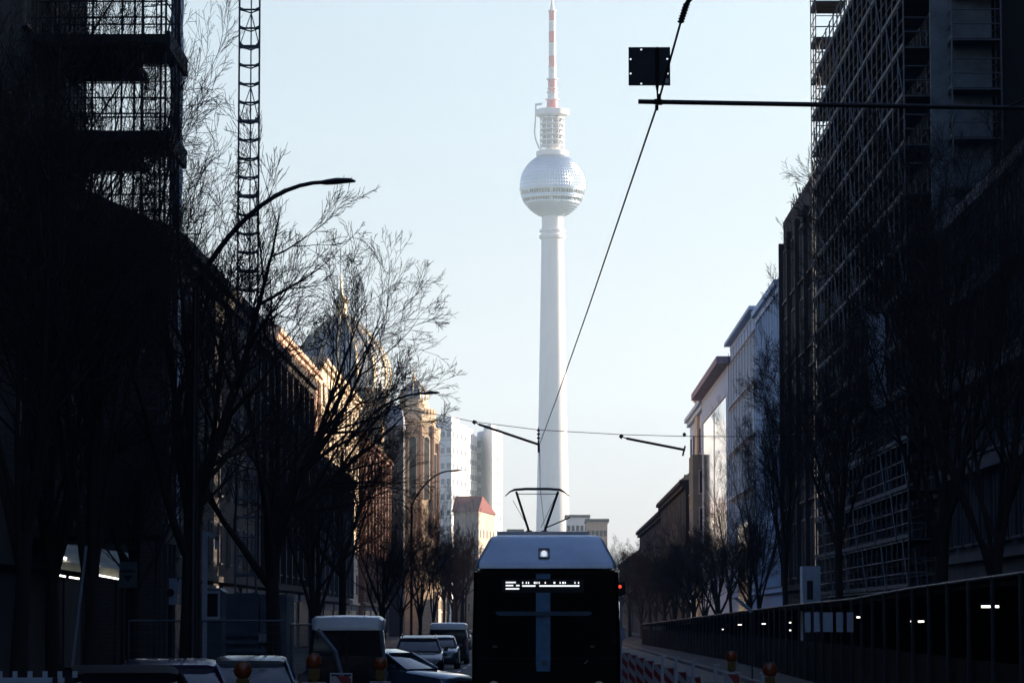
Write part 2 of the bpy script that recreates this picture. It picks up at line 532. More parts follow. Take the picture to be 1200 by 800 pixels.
# dark slate-hung stair turret
yt = 412
th = thing('stair_turret', 'dark slate clad turret with a curved top beside the brick house', 'building', (X(461, yt), yt + 3, 0))
xa, xb = X(451, yt), X(472, yt)
MB().box(xa, xb, yt, yt + 6, 0, Z(500, yt)).build('wall', M['slate'], th)
rg = []
for k in range(9):
    a = math.pi / 2 * k / 8
    hw = (xb - xa) / 2 * (0.25 + 0.75 * math.cos(a))
    rg.append([((xa + xb) / 2 - hw * 1.03, yt + 3 - 3.05 * math.cos(a), Z(500, yt) + 3.0 * math.sin(a)), ((xa + xb) / 2 + hw * 1.03, yt + 3 - 3.05 * math.cos(a), Z(500, yt) + 3.0 * math.sin(a)),
               ((xa + xb) / 2 + hw * 1.03, yt + 3 + 3.05 * math.cos(a) + .01, Z(500, yt) + 3.0 * math.sin(a)), ((xa + xb) / 2 - hw * 1.03, yt + 3 + 3.05 * math.cos(a) + .01, Z(500, yt) + 3.0 * math.sin(a))])
MB().loft(rg).build('curved_roof', M['zinc'], th)
for zz in (8, 12, 16):
    window(th, (xa, yt), (1, 0), (0, -1), (xb - xa) / 2, zz, 0.9, 1.6, M['frame'], M['glassd'])
for k, (dy, zt) in enumerate(((505, 19), (560, 17), (615, 16), (660, 15))):
    house('terrace_house', ['dark terrace house just beyond the domed towers', 'dark terrace house two doors beyond the domed towers', 'cream terrace house three doors beyond the domed towers', 'dark terrace house farthest down the left side'][k],
          'building', -1, -20.5, dy, dy + (50 if k < 3 else 60), zt, M['cream'] if k == 2 else M['brownwall'], rows=4, cols=7, ridge=3.5, shop=False)

# ------------------------------------------------------------------ synagogue
YS = 486


def arched(parent, cx, cy, ang, r, z, w_, h_, m1, m2, name='arched_window'):
    """tall round-headed window standing on a tower face"""
    u = (-math.sin(ang), math.cos(ang)); n = (math.cos(ang), math.sin(ang))
    A = (cx + n[0] * r, cy + n[1] * r)
    def arch(hw, hh, d0, d1):
        b = MB(); pts = [(-hw, 0), (hw, 0)] + [(hw * math.cos(t * math.pi / 8), hh - hw + hw * math.sin(t * math.pi / 8)) for t in range(9)]
        r0 = [(A[0] + u[0] * a + n[0] * d0, A[1] + u[1] * a + n[1] * d0, z + b_) for a, b_ in pts]
        r1 = [(A[0] + u[0] * a + n[0] * d1, A[1] + u[1] * a + n[1] * d1, z + b_) for a, b_ in pts]
        return b.loft([r0, r1])
    f = arch(w_ / 2, h_, 0.0, 0.12).build(name, m1, parent)
    arch(w_ / 2 - 0.14, h_ - 0.2, 0.122, 0.15).build('pane', m2, f)


th = thing('synagogue', 'ornate brick synagogue with a big ribbed dome and smaller domed towers', 'synagogue', (X(400, YS), YS, 0))
cx, cy = X(398, YS), YS
zb = Z(478, YS); zd = Z(455, YS); zt = Z(368, YS)
MB().box(X(345, YS) - 4, X(452, YS), YS - 14, YS + 14, 0, zb - 3).build('wall', M['bricklight'], th)
MB().lathe((cx, cy, 0), [(8.2, zb - 3.0), (8.2, zb), (8.6, zb + .05), (8.6, zb + .6), (7.2, zb + .65), (7.2, zd)], 12, R(15)).build('drum', M['bricklight'], th)
H = zt - zd
prof = []
for k in range(17):
    t = k / 16
    r = 7.0 * (math.cos(t * math.pi / 2) ** 0.72) * (1 + 0.10 * math.sin(t * math.pi)) + 0.35
    prof.append((r, zd + H * t))
dome = MB().lathe((cx, cy, 0), [(7.5, zd - .25), (7.5, zd + .05)] + prof, 32).build('dome', M['copper'], th, smooth=True)
rb = MB()
for k in range(16):
    a = 2 * math.pi * k / 16
    rb.tubes([(cx + (r + .05) * math.cos(a), cy + (r + .05) * math.sin(a), z) for r, z in prof], 0.20, 4)
    for j in range(2, 13, 3):      # gilded net between ribs
        r0, z0 = prof[j]; r1, z1 = prof[j + 2]
        a2 = a + 2 * math.pi / 16
        rb.bar((cx + (r0 + .05) * math.cos(a), cy + (r0 + .05) * math.sin(a), z0), (cx + (r1 + .05) * math.cos(a2), cy + (r1 + .05) * math.sin(a2), z1), 0.10, 4)
        rb.bar((cx + (r0 + .05) * math.cos(a2), cy + (r0 + .05) * math.sin(a2), z0), (cx + (r1 + .05) * math.cos(a), cy + (r1 + .05) * math.sin(a), z1), 0.10, 4)
rb.build('gilded_ribs', M['gold'], dome)
MB().lathe((cx, cy, 0), [(0.9, zt - .3), (0.9, zt + 1.6), (1.2, zt + 1.7), (1.0, zt + 2.2), (0.3, zt + 3.0), (0.12, zt + 5.2), (0.02, zt + 6)], 12).build('spire', M['gold'], th, smooth=True)
for k in range(12):
    arched(th, cx, cy, 2 * math.pi * k / 12, 7.22 * math.cos(R(15)), zb + .9, 1.6, zd - zb - 1.0, M['cream'], M['glassd'])


def dome_tower(cx, cy, zc, zr, zdt, rad):
    """octagonal tower: shaft to zc, gallery, drum, small ribbed dome with its top at zdt"""
    MB().lathe((cx, cy, 0), [(rad * 1.05, 0), (rad * 1.05, zc - 17), (rad, zc - 16.8), (rad, zc)], 8, R(22.5)).build('tower_shaft', M['bricklight'], th)
    MB().lathe((cx, cy, 0), [(rad, zc + .002), (rad * 1.16, zc + .8), (rad * 1.16, zc + 1.6), (rad * 1.0, zc + 1.65), (rad * 1.0, zr)], 8, R(22.5)).build('gallery', M['cream'], th)
    cr = MB()
    for k in range(32):
        a = 2 * math.pi * k / 32
        cr.ob((cx, cy), (-math.sin(a), math.cos(a)), (math.cos(a), math.sin(a)), -0.14, 0.14, rad * 1.0, rad * 1.12, zc + 1.61, zc + 2.4)
    cr.build('balustrade', M['cream'], th)
    pr = []
    r0 = rad * 0.66
    MB().lathe((cx, cy, 0), [(r0 * 1.15, zr + .002), (r0 * 1.15, zr + 0.7), (r0 * 1.02, zr + .72), (r0 * 1.02, zr + 1.4)], 16).build('drum', M['cream'], th)
    hh = zdt - zr - 1.4
    for k in range(11):
        t = k / 10
        pr.append((r0 * (math.cos(t * math.pi / 2) ** 0.75) * (1 + 0.08 * math.sin(math.pi * t)) + 0.08, zr + 1.4 + hh * t))
    d = MB().lathe((cx, cy, 0), pr, 24).build('small_dome', M['copper'], th, smooth=True)
    q = MB()
    for k in range(12):
        a = 2 * math.pi * k / 12
        q.tubes([(cx + (r + .03) * math.cos(a), cy + (r + .03) * math.sin(a), z) for r, z in pr], 0.11, 4)
    q.build('gilded_ribs', M['gold'], d)
    MB().lathe((cx, cy, 0), [(0.25, zdt - .1), (0.3, zdt + .5), (0.08, zdt + 1), (0.05, zdt + 2.2)], 8).build('finial', M['gold'], th)
    for k in range(8):
        a = 2 * math.pi * k / 8
        ap = rad * math.cos(R(22.5))
        arched(th, cx, cy, a, ap, zc - 11, rad * 0.42, 9.5, M['cream'], M['glassd'])
        MB().tubes([(cx + rad * 1.0 * math.cos(a + R(22.5)), cy + rad * 1.0 * math.sin(a + R(22.5)), zc - 16.8), (cx + rad * math.cos(a + R(22.5)), cy + rad * math.sin(a + R(22.5)), zc)], 0.28, 6).build('corner_shaft', M['brickred'], th)


dome_tower(X(484, YS - 2), YS - 2, Z(500, YS), Z(480, YS), Z(447, YS), 3.05)
dome_tower(X(501, YS + 18), YS + 18, Z(512, YS), Z(498, YS), Z(480, YS), 1.75)

# far red-roofed corner house on the left
YR = 700
pa = (X(548, YR - 15), YR - 15); pb = (X(580, YR + 25), YR + 25); pc = (X(528, YR + 30), YR + 30)
th = thing('corner_house', 'small cream house with red hipped roof below the white tower blocks', 'building', (X(555, YR), YR, 0))
zw = Z(599, YR)
xa, xb = X(531, YR), X(578, YR)
xm = X(561, YR)
poly = [(xa, YR + 4), (xm, YR - 2), (xb, YR + 24), (xa + 2, YR + 30)]
MB().prism(poly, 0, zw).build('wall', mat('dull_cream', (0.40, 0.35, 0.29), .9, ns=.4, na=.3), th)  # cream toned down, with random blotches
rf = MB(); b0 = len(rf.v)
e = 0.5
pl2 = [(xa - e, YR + 3.4), (xm, YR - 2.8), (xb + e, YR + 24), (xa + 2, YR + 30.6)]
rf.v += [(p[0], p[1], zw + .01) for p in pl2] + [(X(531.5, YR), YR + 14, Z(578, YR)), (X(564, YR), YR + 13, Z(578, YR))]
rf.f += [(0, 1, 5, 4), (1, 2, 5), (2, 3, 4, 5), (3, 0, 4), (3, 2, 1, 0)]
rf.build('roof', M['redroof'], th)
for (p, q, nw) in ((poly[0], poly[1], 4), (poly[1], poly[2], 5)):
    dx, dy = q[0] - p[0], q[1] - p[1]; L = math.hypot(dx, dy); u = (dx / L, dy / L); n = (u[1], -u[0])
    for r in range(5):
        for c in range(nw):
            window(th, p, u, n, (c + .5) * L / nw, 4 + r * 4, 0.9, 1.8, M['framew'], M['glassd'])

# ------------------------------------------------------------------ white slab blocks
YP = 1010


def slab_block(label, pts, zt, winfaces, steps=None):
    cxm = sum(p[0] for p in pts) / len(pts); cym = sum(p[1] for p in pts) / len(pts)
    th = thing('tower_block', label, 'tower block', (cxm, cym, 0), group='white prefabricated tower blocks')
    MB().prism(pts, 0, zt).build('wall', M['white'], th)
    for (i, cols, rows, ww, hh, m0) in winfaces:
        p, q = pts[i], pts[(i + 1) % len(pts)]
        dx, dy = q[0] - p[0], q[1] - p[1]; L = math.hypot(dx, dy); u = (dx / L, dy / L); n = (u[1], -u[0])
        for r in range(rows):
            for c in range(cols):
                s = (c + .5) * L / cols
                z = zt - 5 - r * 4.9
                if z < 3: continue
                f = MB().ob(p, u, n, s - ww / 2, s + ww / 2, 0.0, 0.22, z - 0.25, z).build('window', M['white'], th)
                MB().ob(p, u, n, s - ww / 2, s + ww / 2, 0.003, 0.10, z + .002, z + hh).build('pane', M['tgl'], f)
        fl = MB()
        for r in range(int(zt / 4.9)):
            fl.ob(p, u, n, 0, L, 0.001, 0.06, zt - 5.9 - r * 4.9, zt - 5.8 - r * 4.9)
        fl.build('panel_joint', M['greywall'], th)
    MB().prism([(cxm + (p[0] - cxm) * .5, cym + (p[1] - cym) * .5) for p in pts], zt + .003, zt + 2.2).build('roof_hut', M['white'], th)
    return th


M['tgl'] = mat('far_window', (0.16, 0.20, 0.26), 0.4)
P = lambda px, Y: (X(px, Y), Y)
slab_block('white tower block with the taller stepped roof, left of the two', [P(508, YP + 6), P(529, YP), P(547, YP + 28), P(547.5, YP + 45), P(512, YP + 48)], Z(493, YP), [(0, 3, 12, 1.6, 1.7, 0), (1, 4, 12, 3.4, 1.7, 0)])
slab_block('low wing joined to the right side of the taller white block', [P(546, YP + 29), P(559, YP + 50), P(556, YP + 65), P(546, YP + 65)], Z(507, YP + 30), [(0, 4, 12, 3.6, 1.7, 0)])
slab_block('white tower block with a blank shaded end, right of the two', [P(559, YP + 62), P(577, YP + 40), P(588.5, YP + 66), P(572, YP + 90)], Z(506, YP + 60), [(1, 3, 12, 3.6, 1.8, 0)])
th = thing('stairwell_wing', 'narrow shaded stairwell with dark openings between the white blocks', 'building', (X(561, YP + 60), YP + 60, 0))
MB().box(X(558.6, YP + 55), X(564, YP + 55), YP + 55, YP + 61, 0, Z(512, YP + 55)).build('wall', M['white'], th)
for r in range(14):
    z = Z(512, YP + 55) - 3.5 - r * 3.9
    if z > 2: MB().box(X(559.2, YP + 55), X(563.4, YP + 55), YP + 54.8, YP + 54.99, z, z + 2.3).build('opening', M['tglass'], th)

# distant low buildings between tower and right row
for (p0, p1, yt_, yd, m, lb) in ((664, 690, 606, 980, M['white'], 'distant pale flat roofed block just right of the tower foot'),
                             (688, 712, 611, 900, M['pink'], 'distant pinkish block with sunlit side right of the tower foot'),
                             (596, 612, 623, 950, M['greywall'], 'distant dark low block left of the tower foot')):
    th = thing('distant_block', lb, 'building', (X((p0 + p1) / 2, yd), yd + 10, 0))
    x0_, x1_ = X(p0, yd), X(p1, yd)
    MB().box(x0_, x1_, yd, yd + 22, 0, Z(yt_, yd)).build('wall', m, th)
    MB().box(x0_ - .5, x1_ + .5, yd - .5, yd + 22.5, Z(yt_, yd) + .003, Z(yt_, yd) + .8).build('roof', M['slate'], th)
    for k in range(5):
        for r in range(3):
            window(th, (x0_, yd), (1, 0), (0, -1), (k + .5) * (x1_ - x0_) / 5, Z(yt_, yd) - 4 - r * 4, 0.9, 1.6, M['frame'], M['glassd'])

# ------------------------------------------------------------------ television tower
YT = 1594
tc_ = at(647.3, 218, YT)
S = YT / F * 1.003     # metres per reference pixel at the tower
cx, cy = tc_.x, YT
th = thing('television_tower', 'slender concrete television tower with a faceted steel ball and striped mast', 'tower', (cx, cy, 0))
def zz(py): return Z(py, YT)
prof = []
for py, wd in ((727, 46), (690, 42), (640, 39.5), (600, 38), (500, 33.5), (400, 30), (300, 26.5), (281, 26)):
    prof.append((wd / 2 * S, zz(py)))
MB().lathe((cx, cy, 0), prof, 48).build('shaft', M['concrete'], th, smooth=True)
MB().lathe((cx, cy, 0), [(13 * S, zz(281) + .01), (15.5 * S, zz(279.5)), (15.5 * S, zz(276)), (13.2 * S, zz(275.5)), (13.2 * S, zz(272.5)), (15.2 * S, zz(272)), (15.2 * S, zz(269.5)), (12.5 * S, zz(269)), (12.5 * S, zz(250))], 48).build('collar', M['concrete'], th)
# ball with pyramid facets
RS = 38.2 * S
zc = zz(218)
fb = MB()
NLAT, NLON = 30, 72
def sp(la, lo, r): return (cx + r * math.cos(la) * math.cos(lo), cy + r * math.cos(la) * math.sin(lo), zc + r * math.sin(la))
for i in range(NLAT):
    l0 = -math.pi / 2 * 0.93 + math.pi * 0.93 * i / NLAT; l1 = -math.pi / 2 * 0.93 + math.pi * 0.93 * (i + 1) / NLAT
    band = R(-24) < (l0 + l1) / 2 < R(-6)
    for j in range(NLON):
        a0 = 2 * math.pi * j / NLON; a1 = 2 * math.pi * (j + 1) / NLON
        b = len(fb.v)
        rr = RS
        fb.v += [sp(l0, a0, rr), sp(l0, a1, rr), sp(l1, a1, rr), sp(l1, a0, rr)]
        if band:
            fb.f.append((b, b + 1, b + 2, b + 3))
        else:
            fb.v.append(sp((l0 + l1) / 2, (a0 + a1) / 2, rr + 0.32))
            fb.f += [(b, b + 1, b + 4), (b + 1, b + 2, b + 4), (b + 2, b + 3, b + 4), (b + 3, b, b + 4)]
ball = fb.build('ball', M['sphere'], th)
wb = MB()
for (la0, la1) in ((R(-17), R(-10.5)), (R(-30), R(-24))):
    for j in range(72):
        if j % 9 == 8: continue
        a0 = 2 * math.pi * (j + .18) / 72; a1 = 2 * math.pi * (j + .82) / 72
        b = len(wb.v)
        wb.v += [sp(la0, a0, RS + .36), sp(la0, a1, RS + .36), sp(la1, a1, RS + .36), sp(la1, a0, RS + .36)]
        wb.f.append((b, b + 1, b + 2, b + 3))
wb.build('window_band', M['tglass'], ball)
for la in (R(-20.5), R(-7), R(-33)):
    MB().lathe((cx, cy, zc), [(RS * math.cos(la - .02) + .3, RS * math.sin(la - .02)), (RS * math.cos(la) + .42, RS * math.sin(la) - .1), (RS * math.cos(la) + .42, RS * math.sin(la) + .2), (RS * math.cos(la + .02) + .2, RS * math.sin(la + .02) + .3)], 72).build('band_ring', M['sphere'], ball)
# antenna carrier cage
MB().lathe((cx, cy, 0), [(16 * S, zz(184)), (19 * S, zz(183)), (19 * S, zz(178)), (16.5 * S, zz(177))], 40).build('lower_platform', M['twhite'], th)
MB().lathe((cx, cy, 0), [(16 * S, zz(137)), (20 * S, zz(135.5)), (20 * S, zz(129.5)), (17 * S, zz(128.5))], 40).build('upper_platform', M['twhite'], th)
MB().lathe((cx, cy, 0), [(8 * S, zz(178)), (8 * S, zz(136))], 20).build('cage_core', M['twhite'], th)
for k in range(6):
    py = 172 - k * 6.4
    MB().lathe((cx, cy, 0), [(8.02 * S, zz(py)), (14.5 * S, zz(py)), (14.5 * S, zz(py - 1.6)), (8.02 * S, zz(py - 1.6))], 32).build('cage_ring', M['twhite'], th)
    md = MB()
    for j in range(16):
        if (j + k) % 3 == 0: continue
        a = 2 * math.pi * j / 16
        md.ob((cx, cy), (-math.sin(a), math.cos(a)), (math.cos(a), math.sin(a)), -0.9, 0.9, 9 * S, 12 * S, zz(py - 1.62), zz(py - 4.6))
    md.build('antenna_panels', M['zinc'], th)
for j in range(12):
    a = 2 * math.pi * j / 12
    MB().bar((cx + 14 * S * math.cos(a), cy + 14 * S * math.sin(a), zz(178)), (cx + 14 * S * math.cos(a), cy + 14 * S * math.sin(a), zz(136)), 0.22, 5).build('cage_post', M['twhite'], th)
MB().tubes([(cx - 15 * S, cy - 3, zz(176)), (cx - 19.5 * S, cy - 3, zz(165)), (cx - 21 * S, cy - 3, zz(157)), (cx - 19.5 * S, cy - 3, zz(135)), (cx - 19.5 * S, cy - 3, zz(123))], .42, 6).bar((cx - 20.5 * S, cy - 3, zz(124)), (cx - 12 * S, cy - 3, zz(123)), 0.6, 6).build('davit', M['twhite'], th)
# mast
segs = [(128.4, 117, 7.0, 6.0, 'tred'), (117, 108.8, 5.8, 5.4, 'twhite'), (108.8, 93, 5.0, 4.8, 'tred'), (93, 79, 4.4, 4.3, 'twhite'), (79, 66, 4.2, 4.1, 'tred'), (66, 50.5, 4.1, 4.1, 'twhite'),
        (50.5, 37.5, 4.0, 4.0, 'tred'), (37.5, 24.5, 4.0, 4.0, 'twhite'), (24.5, 13, 3.9, 3.9, 'tred'), (13, 6, 2.8, 1.8, 'twhite'), (6, -14, 1.5, 1.2, 'twhite'), (-14, -60, 1.0, .5, 'tred')]
for (a, b, r0, r1, mn) in segs:
    MB().lathe((cx, cy, 0), [(r0 * S, zz(a)), (r1 * S, zz(b))], 20).build('mast_section', M[mn], th, smooth=True)
for py, r in ((117, 8), (108.5, 6.8), (104, 6.0), (93, 6.8), (79.5, 5), (13, 5.2)):
    MB().lathe((cx, cy, 0), [(r * S, zz(py + .6)), (r * S, zz(py - .5))], 20).build('mast_ring', M['twhite'], th)

# ------------------------------------------------------------------ right row
# stone office building, near right
th = house('office_building', 'grey stone office building with broad dark windows at the right edge', 'building', 1, 14, 56, 111.8, 15.3, M['stone'],
           rows=4, cols=21, roof='flat', zfirst=4.25, ww=1.95, wh=2.25, floorh=2.85, deep=5.4, fm=M['stone'], gm=M['glassm'], cornice=False, shop=False)
for z in (6.72, 9.57, 12.42, 15.25):
    MB().ob((14, 56), (0, 1), (-1, 0), 0, 55.8, 0.19, 0.30, z, z + .4).build('ledge', M['stone'], th)
# scaffolded building shell
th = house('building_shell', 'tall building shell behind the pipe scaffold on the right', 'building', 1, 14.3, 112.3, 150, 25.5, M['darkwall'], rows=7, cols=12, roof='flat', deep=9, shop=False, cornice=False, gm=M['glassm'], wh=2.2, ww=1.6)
# modern dark building
th = house('modern_block', 'dark modern block with wide window bays next to the tall scaffold', 'building', 1, 14, 157, 186, 24.6, M['brownwall'], rows=5, cols=5, roof='flat', deep=12, ww=4.2, wh=3.0, gm=M['glassm'], shop=False, cornice=False, pil=True)
rr = random.Random(5)
hb = MB()
for k in range(70):
    y = 158 + rr.random() * 28
    p = Vector((14.3 + rr.random() * 1.2, y, 24.95))
    for j in range(4):
        hb.bar(p, p + Vector((rr.uniform(-.35, .35), rr.uniform(-.5, .5), rr.uniform(.4, 1.2))), .03, 3)
pl_ = hb.build('rooftop_shrubs', M['bark'], th)
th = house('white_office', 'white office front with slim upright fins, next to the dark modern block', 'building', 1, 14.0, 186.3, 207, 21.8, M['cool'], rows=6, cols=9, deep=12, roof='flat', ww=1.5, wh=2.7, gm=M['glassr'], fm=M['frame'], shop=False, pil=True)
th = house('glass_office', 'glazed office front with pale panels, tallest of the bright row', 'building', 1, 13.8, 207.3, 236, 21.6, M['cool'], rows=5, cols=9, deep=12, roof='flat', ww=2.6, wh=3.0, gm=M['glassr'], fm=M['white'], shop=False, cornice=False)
MB().ob((13.8, 207.3), (0, 1), (-1, 0), 5, 16, 0.25, 0.30, 1.5, 8.5).build('added_mirror_pane', M['glassr'], th)  # mirror pane added to give a warm patch of reflected light
for k in range(6):
    MB().ob((13.8, 207.3), (0, 1), (-1, 0), 0, 28.7, 0.003, 0.12, 3.7 + k * 3.36, 3.9 + k * 3.36).build('floor_band', M['frame'], th)
for k in range(10):
    MB().ob((13.8, 207.3), (0, 1), (-1, 0), k * 3.18 - .06 * (k == 9), k * 3.18 + .07, 0.122, 0.15, 9.6, 21.5).build('mullion', M['steel'], th)
MB().ob((13.8, 207.3), (0, 1), (-1, 0), -0.05, 28.8, -6, 0.45, 21.96, 22.2).build('roof_edge', M['cool'], th)
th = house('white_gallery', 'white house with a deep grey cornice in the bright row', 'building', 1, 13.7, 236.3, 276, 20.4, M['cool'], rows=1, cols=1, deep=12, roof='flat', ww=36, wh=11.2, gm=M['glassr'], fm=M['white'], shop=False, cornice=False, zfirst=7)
MB().ob((13.7, 236.3), (0, 1), (-1, 0), -0.3, 40, -2, 0.9, 20.76, 21.3).build('deep_cornice', M['cornice'], th)
th = house('bay_house', 'olive house with projecting bay and cream pier beyond the bright row', 'building', 1, 14, 276.5, 305, 21.0, M['cool'], rows=4, cols=5, deep=12, roof='flat', wh=2.0, shop=False)
yb = 278
MB().box(X(812, yb), 14.0, yb - 1.0, yb + 6, 5, Z(533, yb)).build('bay', M['olive'], th)
MB().box(X(818, yb + 8), 14.2, yb + 8, yb + 12, 0.1, Z(468, yb + 8)).box(X(816.5, yb + 8), 14.2, yb + 7.6, yb + 12.4, Z(468, yb + 8) + .002, Z(461, yb + 8)).build('pier', M['cream'], th)
for k in range(3):
    window(th, (X(812, yb), yb - 1.0), (1, 0), (0, -1), 0.85, 6.5 + 3.2 * k, 0.7, 2.0, M['framew'], M['glassd'])
    window(th, (X(812, yb), yb - 1.0), (0, 1), (-1, 0), 3.5, 6.5 + 3.2 * k, 1.6, 2.0, M['framew'], M['glassd'])
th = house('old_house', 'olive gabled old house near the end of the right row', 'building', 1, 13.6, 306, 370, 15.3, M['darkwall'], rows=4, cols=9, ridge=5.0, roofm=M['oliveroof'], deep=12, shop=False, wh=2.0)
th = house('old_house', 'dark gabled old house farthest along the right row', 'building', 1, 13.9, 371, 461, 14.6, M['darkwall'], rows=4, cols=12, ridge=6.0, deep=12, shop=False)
for dy, lb in ((470, 'dark low house beyond the gabled right row'), (560, 'dark low house farthest off behind the thin trees')):
    house('low_house', lb, 'building', 1, 15.5, dy, dy + 85, 13, M['brownwall'], rows=2, cols=8, ridge=3, shop=False)


# ------------------------------------------------------------------ scaffolds
def scaffold(label, x0, x1, ys, levels, tube, deckm, name='scaffold', brace=True, toe=True, endrail=True, r=0.03, group=None, top=1.1, xs=None):
    cx_, cy_ = (x0 + x1) / 2, (ys[0] + ys[-1]) / 2
    th = thing(name, label, 'scaffold', (cx_, cy_, 0), group=group)
    zt_ = levels[-1] + top
    for x in (xs or (x0, x1)):
        for y in ys:
            MB().bar((x, y, 0.13), (x, y, zt_), r, 5).build('standard', tube, th)
    rnd = random.Random(int(x0 * 10))
    for k, z in enumerate(levels):
        MB().box(min(x0, x1) + .04, max(x0, x1) - .04, ys[0], ys[-1], z - .06, z).build('deck', deckm, th)
        gr = MB()
        for x in (x0, x1):
            for dz in (-.09, .5, 1.0):
                gr.bar((x, ys[0], z + dz), (x, ys[-1], z + dz), r * .8, 4)
        for y in (ys[0], ys[-1]) if endrail else ():
            for dz in (.5, 1.0):
                gr.bar((x0, y, z + dz), (x1, y, z + dz), r * .8, 4)
        for y in ys:
            gr.bar((x0, y, z - .07), (x1, y, z - .07), r * .8, 4)
        gr.build('guard_rail', tube, th)
        if toe:
            MB().box(min(x0, x1) - .02, min(x0, x1) + .02, ys[0], ys[-1], z + .002, z + .15).build('toe_board', M['toe'], th)
        if brace and k < len(levels) - 1:
            h = levels[k + 1] - z
            for j in range(len(ys) - 1):
                if (j + 2 * k) % 4 == 0:
                    MB().bar((min(x0, x1) - .04, ys[j], z), (min(x0, x1) - .04, ys[j + 1], z + h), r * .8, 4).build('brace', tube, th)
    return th


M['toe'] = mat('toe_board_wood', (0.13, 0.135, 0.13), 0.8, ns=4)
lv = [20.35 - 1.72 * k for k in range(10, -5, -1)]
ys = [112.1 + 1.8 * k for k in range(21)]
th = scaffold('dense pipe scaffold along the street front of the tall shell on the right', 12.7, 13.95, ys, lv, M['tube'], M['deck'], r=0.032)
# end bays that face down the street
lv2 = lv[:]
th2 = scaffold('pipe scaffold across the camera side end of the tall shell', 14.2, 15.9, [110.6, 112.0], lv2, M['tube'], M['deck'], r=0.032, brace=False)
th3 = scaffold('scaffold tower standing clear at the far end of the tall shell', 12.75, 14.2, [148.5, 149.9, 151.3], [3.2 + 1.72 * k for k in range(18)], M['tube'], M['deck'], r=0.028)
# boarded end wall
MB().box(X(1097, 111.9), X(1170, 111.9), 111.7, 111.9, 15.6, 27).build('end_boarding', M['panel'], th2)
# ladders in the street scaffold
for k in range(8):
    ld = MB()
    z = lv[k]; y = 113 + k * 4.4
    for dx in (0, .35):
        ld.bar((13.1 + dx, y, z), (13.1 + dx, y + 1.0, z + 1.7), .02, 4)
    for j in range(6):
        ld.bar((13.1, y + j / 6, z + j * .28), (13.45, y + j / 6, z + j * .28), .015, 4)
    ld.build('ladder', M['steel'], th)

# left platform tower
lz = [20.3, 17.25, 14.2, 11.1, 8.0, 4.9]
xl, xr = X(34, 100), X(188, 100)
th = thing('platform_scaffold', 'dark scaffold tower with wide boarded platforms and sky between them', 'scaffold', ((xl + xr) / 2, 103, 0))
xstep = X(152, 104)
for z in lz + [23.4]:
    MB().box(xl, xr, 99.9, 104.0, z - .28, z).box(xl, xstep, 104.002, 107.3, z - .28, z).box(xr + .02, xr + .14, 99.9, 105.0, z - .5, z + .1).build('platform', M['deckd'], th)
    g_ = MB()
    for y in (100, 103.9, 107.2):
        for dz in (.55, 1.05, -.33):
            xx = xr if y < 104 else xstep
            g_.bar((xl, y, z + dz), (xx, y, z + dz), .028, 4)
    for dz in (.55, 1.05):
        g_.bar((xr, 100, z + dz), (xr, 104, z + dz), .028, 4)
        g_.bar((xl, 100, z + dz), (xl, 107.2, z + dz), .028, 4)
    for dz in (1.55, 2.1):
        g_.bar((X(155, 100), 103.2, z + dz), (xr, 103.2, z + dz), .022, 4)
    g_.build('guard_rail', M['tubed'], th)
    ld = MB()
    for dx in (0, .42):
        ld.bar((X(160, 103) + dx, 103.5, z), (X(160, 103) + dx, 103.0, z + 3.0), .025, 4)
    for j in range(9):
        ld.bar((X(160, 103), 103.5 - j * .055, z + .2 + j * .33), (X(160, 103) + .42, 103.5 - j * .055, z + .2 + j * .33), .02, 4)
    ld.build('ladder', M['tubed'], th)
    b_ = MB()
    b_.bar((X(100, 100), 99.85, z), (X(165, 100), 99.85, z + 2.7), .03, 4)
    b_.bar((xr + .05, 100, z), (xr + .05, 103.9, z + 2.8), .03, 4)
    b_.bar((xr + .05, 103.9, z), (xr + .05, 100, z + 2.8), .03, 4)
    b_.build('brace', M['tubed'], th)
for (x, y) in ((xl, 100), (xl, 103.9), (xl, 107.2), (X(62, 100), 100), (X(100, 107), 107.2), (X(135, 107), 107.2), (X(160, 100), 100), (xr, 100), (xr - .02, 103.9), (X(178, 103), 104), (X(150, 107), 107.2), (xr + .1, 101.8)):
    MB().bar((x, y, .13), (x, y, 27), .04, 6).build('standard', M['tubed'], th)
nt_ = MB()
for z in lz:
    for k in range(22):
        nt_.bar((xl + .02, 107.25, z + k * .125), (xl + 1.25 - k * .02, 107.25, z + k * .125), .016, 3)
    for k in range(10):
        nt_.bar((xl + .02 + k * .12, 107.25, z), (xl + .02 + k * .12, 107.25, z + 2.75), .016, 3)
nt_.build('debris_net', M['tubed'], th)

# pale sheeting strip beside it
th = thing('protective_sheet', 'tall narrow pale blue protective sheet hung beside the scaffold platforms', 'sheeting', (X(200, 108), 108.5, 0))
sh = MB()
N = 60
for (dy0, k0) in ((108.0, 0),):
    rings = []
    for k in range(N + 1):
        z = 5.0 + 22 * k / N
        wob = .035 * math.sin(z * 1.9) + .02 * math.sin(z * 5.3)
        xa = X(195.5, 108) + (5 - z) * -0.0; xb = X(204.5, 108)
        rings.append([(xa, 108.0 + wob, z), (xb - .12, 108.0 - wob, z), (xb + wob * .5, 108.35, z), (xb + wob * .5, 109.2, z), (xa, 109.2, z)])
    sh.loft(rings)
sh.build('sheet', M['sheet'], th, smooth=True)
for x in (X(195.5, 108), X(204.5, 108) - .05):
    MB().bar((x, 107.9, .13), (x, 107.9, 27.5), .035, 6).build('pole', M['tube'], th)
for k in range(10):
    MB().bar((X(195.5, 108), 107.88, 5.5 + k * 2.3), (X(204.5, 108), 107.88, 5.5 + k * 2.3), .025, 5).build('clamp_bar', M['tube'], th)

